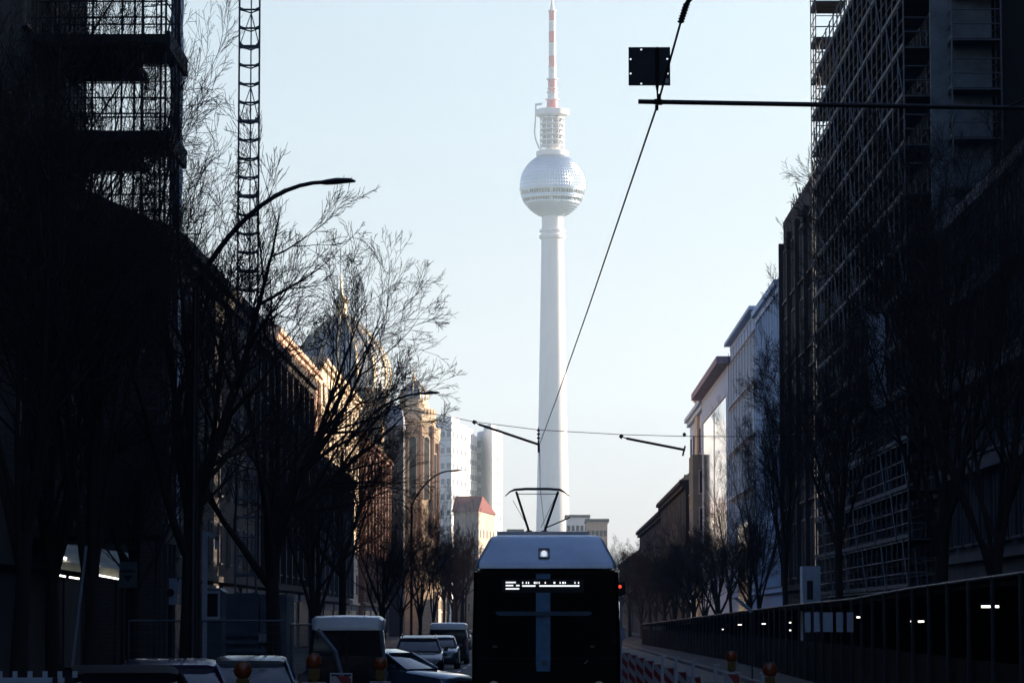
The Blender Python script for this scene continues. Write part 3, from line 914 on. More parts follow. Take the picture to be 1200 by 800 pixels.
# ------------------------------------------------------------------ lattice mast
YM = 106
xa, xb = X(275.5, YM), X(299.5, YM)
th = thing('lattice_mast', 'slim grey blue lattice hoist mast rising past the top of the view', 'mast', ((xa + xb) / 2, YM, 0))
xm = (xa + xb) / 2
ch = ((xa, YM), (xb, YM), (xm, YM + .6))
for (x, y) in ch:
    MB().bar((x, y, 0.13), (x, y, 28), .035 if y == YM else .025, 6).build('chord', M['mast'] if 'mast' in M else M['steel'], th)
z = 1.0; k = 0
step = 22.3 / F * YM
while z < 27.5:
    q = MB()
    heavy = k % 4 == 0
    q.bar((xa, YM, z), (xb, YM, z), .035 if not heavy else .05, 4)
    # plate web: rung that thickens at both ends, as the photo shows
    for (x, sgn) in ((xa, 1), (xb, -1)):
        q.quadbox([(x, YM - .012, z), (x + sgn * .16, YM - .012, z), (x + sgn * .16, YM + .012, z), (x, YM + .012, z),
                   (x, YM - .012, z + (.10 if not heavy else .22)), (x + sgn * .16, YM - .012, z + .03), (x + sgn * .16, YM + .012, z + .03), (x, YM + .012, z + (.10 if not heavy else .22))])
    q.bar((xa, YM, z), (xm, YM + .6, z), .025, 4)
    q.bar((xb, YM, z), (xm, YM + .6, z), .025, 4)
    if heavy:
        q.box(xa, xb, YM - .03, YM + .03, z - .06, z + .06)
        q.bar((xa, YM, z), (xm, YM + .6, z + step * 2), .02, 4)
        q.bar((xb, YM, z), (xm, YM + .6, z + step * 2), .02, 4)
    q.build('rung', M['steel'], th)
    z += step; k += 1
MB().box(xa - .25, xb + .25, YM - .3, YM + .9, .12, .35).build('base_frame', M['steel'], th)


# ------------------------------------------------------------------ trees
def grow(seed, H, trunk_h, spread, nlimb=6, dens=1.0, r0=0.2, lean=(0, 0), up=0.35, curve=0.0, forks=None):
    rnd = random.Random(seed)
    T = MB(); C = MB()
    cnt = [0]

    def perp(d):
        a = d.cross(Vector((rnd.uniform(-1, 1), rnd.uniform(-1, 1), rnd.uniform(-1, 1))))
        return a.normalized() if a.length > 1e-4 else Vector((1, 0, 0))

    def branch(p, d, L, r, depth):
        n = (7, 7, 6, 4, 3, 2)[depth]
        pts = [p.copy()]; rad = [r]
        d = d.normalized()
        q = p.copy()
        wob = (0.09, 0.11, 0.13, 0.14, 0.13, 0.12)[depth]
        for i in range(n):
            d = (d + Vector((rnd.uniform(-1, 1), rnd.uniform(-1, 1), rnd.uniform(-1, 1))) * wob + Vector((0, 0, up * 0.16 if depth < 3 else up * .1))).normalized()
            q = q + d * (L / n)
            pts.append(q.copy())
            rad.append(max(.0048, r * (1 - (i + 1) / n * (0.93 if depth < 3 else .7))))
        (T if depth < 2 else C).tubes(pts, rad, (9, 7, 5, 3, 3, 3)[depth], cap=depth < 2)
        if depth >= 5: return
        if depth == 4 and rnd.random() > dens: return
        nch = (0, 8, 7, 5, 4)[depth]
        nch = max(2, int(round(nch * (dens if depth > 1 else 1) * rnd.uniform(.8, 1.2))))
        for c in range(nch):
            t = 0.22 + 0.78 * (c + rnd.random()) / nch
            t = min(.99, t)
            idx = min(n - 1, int(t * n)); f = t * n - idx
            pp = pts[idx].lerp(pts[idx + 1], f)
            rr_ = (rad[idx] * (1 - f) + rad[idx + 1] * f) * rnd.uniform(.5, .72)
            dd = (pts[idx + 1] - pts[idx]).normalized()
            ang = R(rnd.uniform(24, 54) if depth < 2 else rnd.uniform(18, 46))
            nd = dd * math.cos(ang) + perp(dd) * math.sin(ang)
            ll = L * (rnd.uniform(.42, .62) if depth < 3 else rnd.uniform(.5, .72)) * (1.12 - .55 * t)
            branch(pp, nd, ll, max(rr_, .005), depth + 1)
        # leader continues
    # trunk
    p = Vector((0, 0, 0)); d = Vector((lean[0], lean[1], 1)).normalized()
    pts = [p]; rad = [r0 * 1.5]
    n = 6
    for i in range(n):
        d = (d + Vector((rnd.uniform(-1, 1), rnd.uniform(-1, 1), 0)) * .035).normalized()
        p = p + d * (trunk_h / n)
        pts.append(p); rad.append(r0 * (1.15 - .3 * (i + 1) / n))
    T.tubes(pts, rad, 12)
    top = pts[-1]
    for k in range(nlimb):
        a = 2 * math.pi * (k + rnd.uniform(-.3, .3)) / nlimb
        if forks: a = R(forks[k % len(forks)][0]); inc = R(forks[k % len(forks)][1]); LL = forks[k % len(forks)][2]
        else:
            inc = R(rnd.uniform(14, 52) * spread); LL = (H - trunk_h) * rnd.uniform(.55, .74)
        nd = Vector((math.sin(inc) * math.cos(a), math.sin(inc) * math.sin(a), math.cos(inc)))
        base = pts[-1 - (k % 3)].lerp(pts[-2 - (k % 3)], rnd.random() * .5)
        branch(base, nd, LL, r0 * rnd.uniform(.42, .62), 1)
    return T, C


def tree(seed, label, loc, name='bare_tree', group='bare street trees', cat='tree', **kw):
    T, C = grow(seed, **kw)
    th = thing(name, label, cat, (0, 0, 0), group=group, world=False)
    T.build('trunk', M['bark'], th, smooth=True)
    C.build('crown', M['twig'], th)
    th.location = loc
    return th


def px(p, Y, z=0.1): return (X(p, Y), Y, z)


# azimuth (0=+X right, 180 left), inclination, length
tA = tree(3, 'bare tree fanning out to the right in front of the dark gabled houses', px(322, 74), H=13, trunk_h=3.9, spread=1, nlimb=11, dens=.8, r0=.17, up=.18,
          forks=[(5, 44, 5.2), (-20, 27, 5.6), (20, 15, 5.9), (-8, 34, 5.4), (12, 54, 4.6), (175, 40, 4.4), (190, 20, 5.4), (90, 35, 4.6), (-90, 36, 4.6), (8, 62, 4.3), (0, 6, 5.6)])
tB = tree(11, 'thick bare tree left of the lattice mast', px(222, 66), H=10.5, trunk_h=3.4, spread=.75, nlimb=8, dens=.85, r0=.20)
tC = tree(17, 'bare tree with a forked trunk in front of the scaffold platforms', px(104, 60), H=16.5, trunk_h=3.0, spread=.34, nlimb=8, r0=.19)
tD = tree(23, 'bare tree nearest the left edge', px(20, 56), H=17, trunk_h=3.6, spread=.5, nlimb=7, r0=.21)
tE = tree(29, 'slim bare tree behind the van roof', px(400, 108), H=9.5, trunk_h=3.6, spread=1.15, nlimb=7, r0=.15, dens=.9)
tF = tree(31, 'big bare tree before the boarded end of the tall scaffold', px(1098, 82), H=15, trunk_h=4.4, spread=.75, nlimb=9, r0=.22)
tG = tree(37, 'bare tree at the near end of the walkway hoarding', px(1165, 70), H=16.5, trunk_h=3.8, spread=.7, nlimb=8, r0=.17)
tH = tree(41, 'bare tree in front of the dense pipe scaffold', px(985, 108), H=12, trunk_h=4.0, spread=.6, nlimb=8, r0=.17)
tI = tree(43, 'slender bare tree in front of the white fronted offices', px(858, 160), H=10.5, trunk_h=3.4, spread=1.0, nlimb=6, r0=.13, dens=.8)


def retree(src, loc, label, rz, s=1.0, sub=True):
    c = copy_tree(src)
    c.location = loc; c.rotation_euler = (0, 0, rz); c.scale = (s, s, s); c['label'] = label
    return c


retree(tB, px(448, 135), 'bare tree with dense limbs below the small dome', 1.1, .75)
retree(tE, px(470, 165), 'bare tree rising beside the third street lamp', 2.3, .9)
retree(tC, px(492, 190), 'bare tree under the paired domes', .7, .68)
retree(tD, px(508, 230), 'bare tree in front of the white tower blocks', 1.9, .68)
retree(tE, px(520, 260), 'bare tree left of the red roofed corner house', .2, .9)
retree(tB, px(534, 300), 'bare tree before the red roofed corner house', 4.0, .72)
retree(tI, px(545, 360), 'small bare tree just left of the tram roof', 3.0, .8)
retree(tE, px(541, 420), 'bare tree right beside the left flank of the tram, far down the street', 1.3, 1.7)
retree(tH, px(530, 330), 'tall bare tree in front of the cream terrace house', 2.9, .95)
retree(tC, px(370, 96), 'bare tree standing between the fanned tree and the van', 3.6, .66)
retree(tH, px(920, 128), 'bare tree against the lower storeys of the dark modern block', 2.0, .85)
retree(tG, px(890, 145), 'bare tree at the edge of the white fin fronted office', 3.2, .72)
retree(tE, px(812, 200), 'bare tree under the olive bay', 1.0, .95)
retree(tC, px(790, 235), 'bare tree in front of the olive gabled house', 5.0, .62)
retree(tI, px(770, 290), 'bare tree in front of the dark gabled house', 0.6, .9)
retree(tB, px(752, 340), 'bare tree at the far corner of the dark gabled house', 2.6, .7)
retree(tE, px(738, 390), 'small bare tree right of the tram, third from the far end', 4.4, .9)
retree(tI, px(728, 450), 'small bare tree right of the tram, second from the far end', 5.2, 1.0)
retree(tC, px(716, 560), 'small bare tree right of the tram, farthest off', 3.1, .75)
for p_, Y_, src_, rz_, s_, lb_ in ((880, 182, tH, .5, .8, 'bare tree before the added mirror pane of the glazed office'), (842, 205, tB, 2.2, .95, 'bare tree before the big window of the white house with the deep cornice'),
                                 (826, 222, tC, 3.9, .62, 'dense bare tree at the foot of the olive bay'), (800, 255, tE, 1.7, 1.0, 'dense bare tree between the olive bay and the gabled house'),
                                 (778, 270, tB, 5.5, .95, 'dense bare tree at the near corner of the dark gabled house'), (762, 315, tE, 3.3, 1.2, 'dense bare tree at the middle of the dark gabled house')):
    retree(src_, px(p_, Y_), lb_, rz_, s_)
retree(tD, px(65, 66), 'bare tree second from the left edge', 2.7, .85)
retree(tH, px(160, 84), 'bare tree behind the cream awning', 0.9, .8)


# heights and widths of the single trees
for key, sx, sz in (('fanning out', .92, 1.12), ('behind the van roof', .85, 1.15), ('forked trunk', .68, 1.0), ('nearest the left edge', .70, .95), ('left of the lattice mast', 1.0, 1.33),
                    ('big bare tree', .78, 1.15), ('near end of the walkway', .72, 1.0), ('dense pipe scaffold', .78, 1.3), ('white fronted offices', .62, 1.12),
                    ('dark modern block', .6, 1.25), ('second from the left', .72, .95), ('third street lamp', .6, .8), ('of the white tower blocks', .42, .66), ('white fin fronted', .42, .85), ('left of the red roofed', .7, 1.2), ('before the red roofed', 1.0, 1.15),
                    ('second from the far end', 1.2, 1.5), ('third from the far end', 1.1, 1.35), ('farthest off', .9, 1.1), ('just left of the tram roof', .75, 1.7), ('paired domes', .62, .68)):
    for o in col.objects:
        if o.get('category') == 'tree' and key in o['label']:
            o.scale = (sx, sx, sz)
            if key == 'big bare tree': o.rotation_euler = (0, 0, 2.4)

# ------------------------------------------------------------------ street lamps
def lamp(label, headpx, heady, Y, polepx, armL):
    xp = X(polepx, Y)
    tip = at(headpx, heady, Y)
    th = thing('street_lamp', label, 'street lamp', (xp, Y, .12), group='curved arm street lamps on the left pavement')
    zt_ = tip.z - armL * .42
    MB().tubes([(xp, Y, .12), (xp, Y, 1.2), (xp, Y, 1.25), (xp, Y, zt_ - .8)], [.10, .10, .075, .06], 10).build('pole', M['black'], th, smooth=True)
    L = tip.x - xp - .5
    pts = []
    for k in range(13):
        t = k / 12
        pts.append((xp + L * (t ** 1.25), Y, zt_ - .8 + (tip.z - zt_ + .78) * math.sin(t * math.pi / 2) ** 1.0))
    MB().tubes(pts, [.055 - .02 * k / 12 for k in range(13)], 8).build('arm', M['black'], th, smooth=True)
    hd = []
    for (t, w_, h_, dz) in ((0, .03, .03, 0), (.12, .09, .05, .0), (.3, .12, .06, .01), (.55, .10, .045, .01), (.66, .03, .02, -.01)):
        c = Vector((tip.x - .62 + t, Y, tip.z - .03 + dz + t * .05))
        hd.append([(c.x, c.y + w_ * math.cos(a), c.z + h_ * math.sin(a)) for a in [2 * math.pi * j / 10 for j in range(10)]])
    MB().loft(hd).build('lamp_head', M['black'], th, smooth=True)


lamp('street lamp with the longest curved arm, crossing the lattice mast', 414, 212, 58.5, 226, 2.9)
lamp('street lamp whose curved arm ends beside the small dome', 514, 460, 113, 400, 3.2)
lamp('street lamp whose curved arm ends in front of the white tower blocks', 540, 551, 171, 482, 2.6)

# ------------------------------------------------------------------ tram
YB = 52.0
th = thing('tram', 'black and silver tram seen from behind with raised pantograph', 'tram', (X(640, YB), YB, 0))
tx = X(640, YB)
def tp(px_, py_, dy=0):
    """x, z of a rear-face feature"""
    p = at(px_, py_, YB + dy)
    return p.x, p.z
def bodyring(y, hw, z0, z1, ch):
    return [(tx - hw + ch, y, z0), (tx + hw - ch, y, z0), (tx + hw, y, z0 + ch), (tx + hw, y, (z0 + z1) / 2), (tx + hw - .03, y, z1 - .02), (tx + hw - .1, y, z1),
            (tx - hw + .1, y, z1), (tx - hw + .03, y, z1 - .02), (tx - hw, y, (z0 + z1) / 2), (tx - hw, y, z0 + ch)]
LT = 40.0
body = MB().loft([bodyring(YB + .0, 1.13, .38, 2.80, .10), bodyring(YB + .12, 1.19, .30, 2.81, .08), bodyring(YB + 9, 1.2, .3, 2.82, .05)]).build('rear_car', M['tramglass'], th, smooth=True)
ypos = YB + 9
for k in range(4):
    MB().loft([[(tx + sx * 1.1, ypos + dy, z) for sx, z in ((-1, .4), (1, .4), (1, 3.0), (-1, 3.0))] for dy in (0.01, .69)]).build('bellows', M['rubber'], th)
    ypos += .7
    MB().loft([bodyring(ypos, 1.2, .3, 2.82, .05), bodyring(ypos + 7, 1.2, .3, 2.82, .05)]).build('car_section', M['tramglass'], th, smooth=True)
    rfm = MB().loft([[(tx - 1.17, y, 2.83), (tx + 1.17, y, 2.83), (tx + 1.1, y, 3.1), (tx + .85, y, 3.33), (tx - .85, y, 3.33), (tx - 1.1, y, 3.1)] for y in (ypos, ypos + 7)]).build('roof_shell', M['tramsilver'], th)
    sk = MB().box(tx - 1.215, tx - 1.203, ypos, ypos + 7, .35, 1.0).box(tx + 1.203, tx + 1.215, ypos, ypos + 7, .35, 1.0).build('side_skirt', M['yellow'], th)
    bx = MB().box(tx - .75, tx + .72, ypos + .5, ypos + 6.4, 3.34, 3.62 + .12 * (k >= 2)).build('roof_equipment', M['vanwhite'], th)
    ypos += 7
# silver roof cap at the rear, rounded
rg = []
for (z, hx, dy) in ((2.835, 1.125, -.02), (2.90, 1.125, -.02), (2.95, 1.11, .02), (3.30, .925, .40), (3.36, .88, .50), (3.385, .80, .62)):
    rg.append([(tx - hx + .05, YB + dy, z), (tx - hx * .5, YB + dy - .015, z), (tx, YB + dy - .02, z), (tx + hx * .5, YB + dy - .015, z), (tx + hx - .05, YB + dy, z), (tx + hx, YB + dy + .12, z), (tx + hx, YB + 8.9, z), (tx - hx, YB + 8.9, z), (tx - hx, YB + dy + .12, z)])
cap = MB().loft(rg).build('rear_roof_cap', M['tramsilver'], th, smooth=True)
rw = [(-.93, 1.45), (.93, 1.45), (.99, 1.52), (.99, 2.66), (.93, 2.73), (-.93, 2.73), (-.99, 2.66), (-.99, 1.52)]
MB().loft([[(tx + a_, YB - .006, z_) for a_, z_ in rw], [(tx + a_, YB + .02, z_) for a_, z_ in rw]]).build('rear_window', mat('rear_window_glass', (0.003, 0.004, 0.005), 0.25, spec=.08), th)
for z_ in (1.40, .98):
    MB().box(tx - 1.10, tx + 1.10, YB - .004, YB + .01, z_, z_ + .012).build('panel_seam', M['rubber'], th)
# badge on the cap: slanted panel with round lamp
def capy(z):
    pts = ((2.90, -.03), (2.95, .0), (3.30, .38), (3.36, .48))
    for (za, ya), (zb_, yb_) in zip(pts, pts[1:]):
        if z <= zb_: return YB + ya + (yb_ - ya) * (z - za) / (zb_ - za) - .035
    return YB + .8
x0, zt_ = tp(631, 642, .2); x1, zb2 = tp(644, 653.5, .1)
bd = MB()
for (xa_, xb_, za_, zb_) in ((x0, x0 + .02, zb2, zt_), (x1 - .02, x1, zb2, zt_), (x0, x1, zb2, zb2 + .02), (x0, x1, zt_ - .02, zt_)):
    bd.quadbox([(xa_, capy(za_), za_), (xb_, capy(za_), za_), (xb_, capy(za_) + .03, za_), (xa_, capy(za_) + .03, za_), (xa_, capy(zb_), zb_), (xb_, capy(zb_), zb_), (xb_, capy(zb_) + .03, zb_), (xa_, capy(zb_) + .03, zb_)])
bd.build('lamp_frame', M['blackp'], th)
c = at(637.5, 648, YB + .15)
MB().tubes([(c.x, capy(c.z) + .05, c.z), (c.x, capy(c.z) - .05, c.z)], .045, 16).build('roof_lamp', mat('roof_lamp_lit', (.8, .8, .8), .4, emit=(.8, .9, 1), es=.22), th)
# blue vertical strip and horizontal bar behind the rear window
x0, zt_ = tp(628, 672); x1, zb2 = tp(645, 786)
st_ = [(x0 + .01, zb2), (x1 - .005, zb2), (x1, zb2 + .12), (x1, zt_), (x0, zt_), (x0, zb2 + .12)]
MB().loft([[(a, YB - .010, b) for a, b in st_], [(a, YB + .02, b) for a, b in st_]]).build('centre_strip', M['tramblue'], th)
c = at(637.5, 776, YB)
MB().tubes([(c.x, YB - .03, c.z), (c.x, YB + .01, c.z)], .05, 16).build('round_cap', M['steel'], th)
x0, z1_ = tp(581, 716); x1, z0_ = tp(694, 721)
MB().loft([[(x0, YB - .05, z0_ + .03), (x0 + .06, YB - .05, z0_), (x1 - .06, YB - .05, z0_), (x1, YB - .05, z0_ + .03), (x1 - .03, YB - .05, z1_), (x0, YB - .05, z1_)],
           [(x0, YB - .012, z0_ + .03), (x0 + .06, YB - .012, z0_), (x1 - .06, YB - .012, z0_), (x1, YB - .012, z0_ + .03), (x1 - .03, YB - .012, z1_), (x0, YB - .012, z1_)]]).build('window_bar', mat('bar_blue', (0.03, 0.085, 0.14), .4), th)
# destination display (dot matrix fragments exactly as photographed)
dm = MB().box(*(lambda a, b: (a[0], b[0], YB - .014, YB - .0105, b[1], a[1]))(tp(588, 678), tp(684, 694))).build('destination_display', M['blackp'], th)
led = MB()
def seg(xa, xb, ya, yb_):
    a = tp(xa, ya); b = tp(xb, yb_)
    led.box(a[0], b[0], YB - .020, YB - .0145, b[1], a[1])
for (ya, xs_) in ((681.2, (592.6, 604.5)), (684.8, (592.6, 601.5)), (688.6, (592.6, 608.5))):
    seg(xs_[0], xs_[1], ya, ya + 1.6)
seg(604.8, 608.8, 684.8, 686.4)
seg(612, 627.5, 685.2, 686.9); seg(632, 679, 685.2, 686.9)
rr = random.Random(4)
x_ = 612.0
while x_ < 678:
    if rr.random() < .62 or x_ > 676: seg(x_, x_ + rr.choice((1.2, 1.2, 2.2)), 681.3, 683.6)
    x_ += rr.choice((2.6, 3.0, 4.2))
led.build('dot_text', M['led'], dm)
# rear lamps and highlight slivers, lower bumper
for p_ in (579, 702):
    a = at(p_, 804, YB)
    MB().tubes([(a.x, YB + .04, a.z), (a.x, YB - .03, a.z)], [.10, .09], 16).build('tail_lamp', M['chrome'], th)
for (p_, q_, dx_) in ((580, 757, .04), (694, 757, -.04)):
    a = at(p_, q_, YB); MB().box(a.x - .035, a.x + .035, YB - .03, YB - .001, a.z - .02, a.z + .02).build('marker_lamp', mat('dim_lens', (.08, .09, .1), .3), th)
a = at(685, 777, YB); b = at(689, 773, YB)
MB().tubes([(a.x, YB - .03, a.z), (b.x, YB - .03, b.z)], .012, 6).build('glint_sliver', M['chrome'], th)  # bright sliver standing in for a small slanting highlight
a = at(718.5, 753, YB); b = at(720, 748, YB)
MB().tubes([(a.x, YB - .0, a.z), (b.x, YB - .0, b.z)], .014, 6).build('edge_glint', M['chrome'], th)  # chrome sliver modelled as a highlight on the side edge
MB().box(tx - 1.0, tx + 1.0, YB - .14, YB - .001, .42, .72).build('bumper', M['blackp'], th, bevel=.04)
for y in (YB + 2.2, YB + 4.0, YB + 14, YB + 30):
    for s in (-1, 1):
        MB().tubes([(tx + s * .66, y, .31), (tx + s * .80, y, .31)], .30, 20).build('wheel', M['rail'], th)
# pantograph at Y = 86
YPN = 86.0
pz = Z(573, YPN)
pl = at(591, 577, YPN); pr_ = at(667, 577, YPN)
a1, a2 = at(606, 574, YPN), at(655, 574, YPN)
hd = MB()
mid = at(630, 572.5, YPN)
hd.tubes([(a.x, YPN, a.z) for a in (at(592, 581, YPN), at(597.5, 576, YPN), at(603, 573.6, YPN), at(616, 572.6, YPN), at(643, 572.6, YPN), at(656, 573.6, YPN), at(661, 576, YPN), at(667, 581, YPN))], [.012, .02, .032, .035, .035, .032, .02, .012], 8)
hd.bar((at(606, 578.5, YPN).x, YPN, at(606, 578.5, YPN).z), (at(654, 578.5, YPN).x, YPN, at(654, 578.5, YPN).z), .012, 6)
panto = hd.build('pantograph_head', M['black'], th)
fr = MB()
for (a, b) in (((605, 576), (620, 623)), ((654, 576), (638, 623))):
    p, q = at(*a, YPN), at(*b, YPN)
    fr.bar((p.x, YPN + .05, p.z), (q.x, YPN - .3, q.z), .035, 6)
    fr.bar((q.x - .08, YPN - .3, q.z - .02), (q.x + .08, YPN - .3, q.z - .02), .06, 6)
p, q = at(601, 586, YPN), at(620, 620, YPN)
fr.bar((p.x, YPN, p.z), (q.x, YPN - .3, q.z), .008, 4)
p, q = at(650, 584, YPN), at(634, 618, YPN)
fr.bar((p.x, YPN, p.z), (q.x, YPN - .3, q.z), .008, 4)
p, q = at(640, 618, YPN), at(668, 606, YPN)
fr.bar((p.x, YPN, p.z), (q.x, YPN, q.z), .018, 5)
q = at(629, 623, YPN)
MB().box(X(583, 85), X(690, 85), YPN - 1.6, YPN + 1.4, 3.4, q.z - .03).build('roof_fairing', M['vanwhite'], th)
fr.build('pantograph_arms', M['black'], th)

# ------------------------------------------------------------------ overhead line
YA = 21.9
def wp(px_, py_, Y): return at(px_, py_, Y)
p0 = wp(806.5, 0, 18.0); p1 = wp(771.2, 121, YA); p2 = wp(632.4, 520, 64); p3 = wp(633, 572.5, 86); p4 = wp(637.5, 612, 118)
th = thing('contact_wire', 'thin overhead contact wire running down to the tram pantograph', 'wire', (p1.x, p1.y, p1.z))
w0 = MB()
pp = p1 + (p1 - p2).normalized() * 0
up_pt = wp(797.5, 27, 20.0)
w0.tubes([up_pt, p1, p1.lerp(p2, .33) - Vector((0, 0, .05)), p1.lerp(p2, .66) - Vector((0, 0, .05)), p2, p3, p4, wp(640, 640, 160)], .0075, 6)
w0.build('wire', M['black'], th)
iz = MB()
ip = [wp(797.5, 27, 20.0), wp(799.5, 20, 19.8), wp(801.5, 12, 19.6), wp(805, 4, 19.3), wp(811, -4, 19.0), wp(826, -18, 18.0)]
iz.tubes(ip, [.006, .011, .013, .014, .016, .016], 8)
for t in range(7):
    q = ip[0].lerp(ip[3], (t + .5) / 7)
    iz.lathe((q.x, q.y, q.z), [(.008, -.012), (.022, -.004), (.022, .004), (.008, .012)], 10)
iz.build('insulator', M['blackp'], th)
# near bracket arm with sign plate
th = thing('bracket_arm', 'long horizontal black bracket arm reaching in from the right', 'catenary arm', tuple(wp(1300, 128, YA)))
a, b = wp(748, 119.2, YA), wp(1560, 133, YA)
MB().bar(a, b, .0165, 10).build('tube', M['black'], th)
cl = MB()
for (x_, y_, r_) in ((770, 120, .022), (773.5, 120.5, .016), (769.5, 127, .012), (772.5, 114, .012)):
    p = wp(x_, y_, YA - .03); cl.tubes([p + Vector((0, -.02, .018)), p + Vector((0, -.02, -.018))], r_, 8)
cl.build('clamp', M['black'], th)
b2 = wp(1560, 133, YA)
MB().tubes([(b2.x, YA, .12), (b2.x, YA, b2.z + 1.2)], [.14, .09], 12).build('mast', M['black'], th)
MB().bar((b2.x, YA, b2.z + 1.0), wp(1180, 125.5, YA), .01, 6).build('stay', M['black'], th)
th = thing('sign_plate', 'small square sign seen from the back on a short stem above the bracket arm', 'sign', tuple(wp(771, 116, YA)))
YQ = YA - .06
a, b = wp(736.5, 55.5, YQ), wp(785.5, 100.3, YQ)
hs = [(wp(x_, y_, YQ).x, wp(x_, y_, YQ).z) for (x_, y_) in ((751.5, 58.2), (739, 69.5), (782, 69.2), (739, 86.3), (782.3, 86.3), (751.5, 98.2))]
hr = .0062
gx = sorted(set([a.x, b.x] + [h[0] - hr for h in hs] + [h[0] + hr for h in hs])); gz = sorted(set([b.z, a.z] + [h[1] - hr for h in hs] + [h[1] + hr for h in hs]))
pm = MB()
for y_ in (YQ, YQ + .006):
    for i_ in range(len(gx) - 1):
        for j_ in range(len(gz) - 1):
            mx_, mz_ = (gx[i_] + gx[i_ + 1]) / 2, (gz[j_] + gz[j_ + 1]) / 2
            if any(abs(mx_ - h[0]) < hr and abs(mz_ - h[1]) < hr for h in hs): continue
            k_ = len(pm.v)
            pm.v += [(gx[i_], y_, gz[j_]), (gx[i_ + 1], y_, gz[j_]), (gx[i_ + 1], y_, gz[j_ + 1]), (gx[i_], y_, gz[j_ + 1])]
            pm.f.append((k_, k_ + 1, k_ + 2, k_ + 3))
for (xa_, xb_, za_, zb_) in ((a.x, a.x, b.z, a.z), (b.x, b.x, b.z, a.z), (a.x, b.x, b.z, b.z), (a.x, b.x, a.z, a.z)):
    k_ = len(pm.v)
    pm.v += [(xa_, YQ, za_), (xb_, YQ, zb_), (xb_, YQ + .006, zb_), (xa_, YQ + .006, za_)]; pm.f.append((k_, k_ + 1, k_ + 2, k_ + 3))
pm.build('plate', M['signdark'], th)
p = wp(770, 56, YQ); q = wp(770, 100, YQ); q2 = wp(770.3, 108, YQ); q3 = wp(770.6, 118, YQ)
MB().tubes([p + Vector((0, -.012, 0)), q + Vector((0, -.012, 0)), q2 + Vector((0, -.008, 0)), q3], [.013, .013, .006, .005], 8).build('stem', M['black'], th)
p = wp(782, 95, YQ); MB().box(p.x - .014, p.x + .010, YQ - .003, YQ - .0005, p.z - .016, p.z + .016).build('sticker', M['signw'], th)
# steady arms
def steady(label, e, tip, knob, down, Y):
    th = thing('steady_arm', label, 'catenary arm', tuple(wp(*tip, Y)), group='catenary steady arms over the tram')
    MB().bar(wp(*e, Y), wp(*tip, Y), .028, 6).build('arm', M['black'], th)
    k = wp(*knob, Y); MB().tubes([wp(knob[0] - 2, knob[1] - 1, Y), wp(knob[0] + 1.5, knob[1] + 1, Y)], [.03, .045], 8).bar(k, wp(*e, Y), .012, 5).build('insulator', M['blackp'], th)
    d0, d1 = wp(*tip, Y), wp(*down, Y)
    MB().bar(d0 + Vector((0, 0, .08)), d1, .02, 6).build('hanger', M['black'], th)
steady('steady arm rising to the left of the tower shaft', (561, 497), (631, 520.5), (556, 494.3), (631, 530), 64)
steady('steady arm to the right of the tower shaft above the olive house', (734, 513.5), (803, 527), (728, 511.2), (800, 534), 64)
th = thing('span_wire', 'thin span wire crossing the street above the steady arms', 'wire', tuple(wp(632, 505, 64)))
sw = MB()
sw.tubes([wp(400, 466, 64), wp(515, 486, 64), wp(556, 494, 64), wp(631, 503.5, 64), wp(728, 509, 64), wp(802, 511, 64), wp(960, 512, 64), wp(1120, 505, 64)], .007, 5)
sw.build('wire', M['black'], th)
sw = MB()
for y_ in (504, 508.5, 513): 
    p = wp(631, y_, 64); sw.lathe(tuple(p), [(.012, -.03), (.035, 0), (.012, .03)], 8)
p = wp(802, 509, 64); sw.lathe(tuple(p), [(.012, -.04), (.04, 0), (.012, .04)], 8)
sw.bar(wp(631, 500, 64), wp(631, 521, 64), .006, 5)
sw.build('hanger', M['blackp'], th)

# ------------------------------------------------------------------ vehicles
def section(y, hw, z0, z1, tum=0.0, r=.12):
    """closed car cross-section: x across, z up"""
    return [(-hw + r * .6, y, z0), (hw - r * .6, y, z0), (hw, y, z0 + r), (hw + .0, y, z0 + (z1 - z0) * .55), (hw - .04 - tum, y, z1 - r * .5), (hw - .04 - tum - r, y, z1),
            (0, y, z1 + .015), (-hw + .04 + tum + r, y, z1), (-hw + .04 + tum, y, z1 - r * .5), (-hw, y, z0 + (z1 - z0) * .55), (-hw, y, z0 + r)]


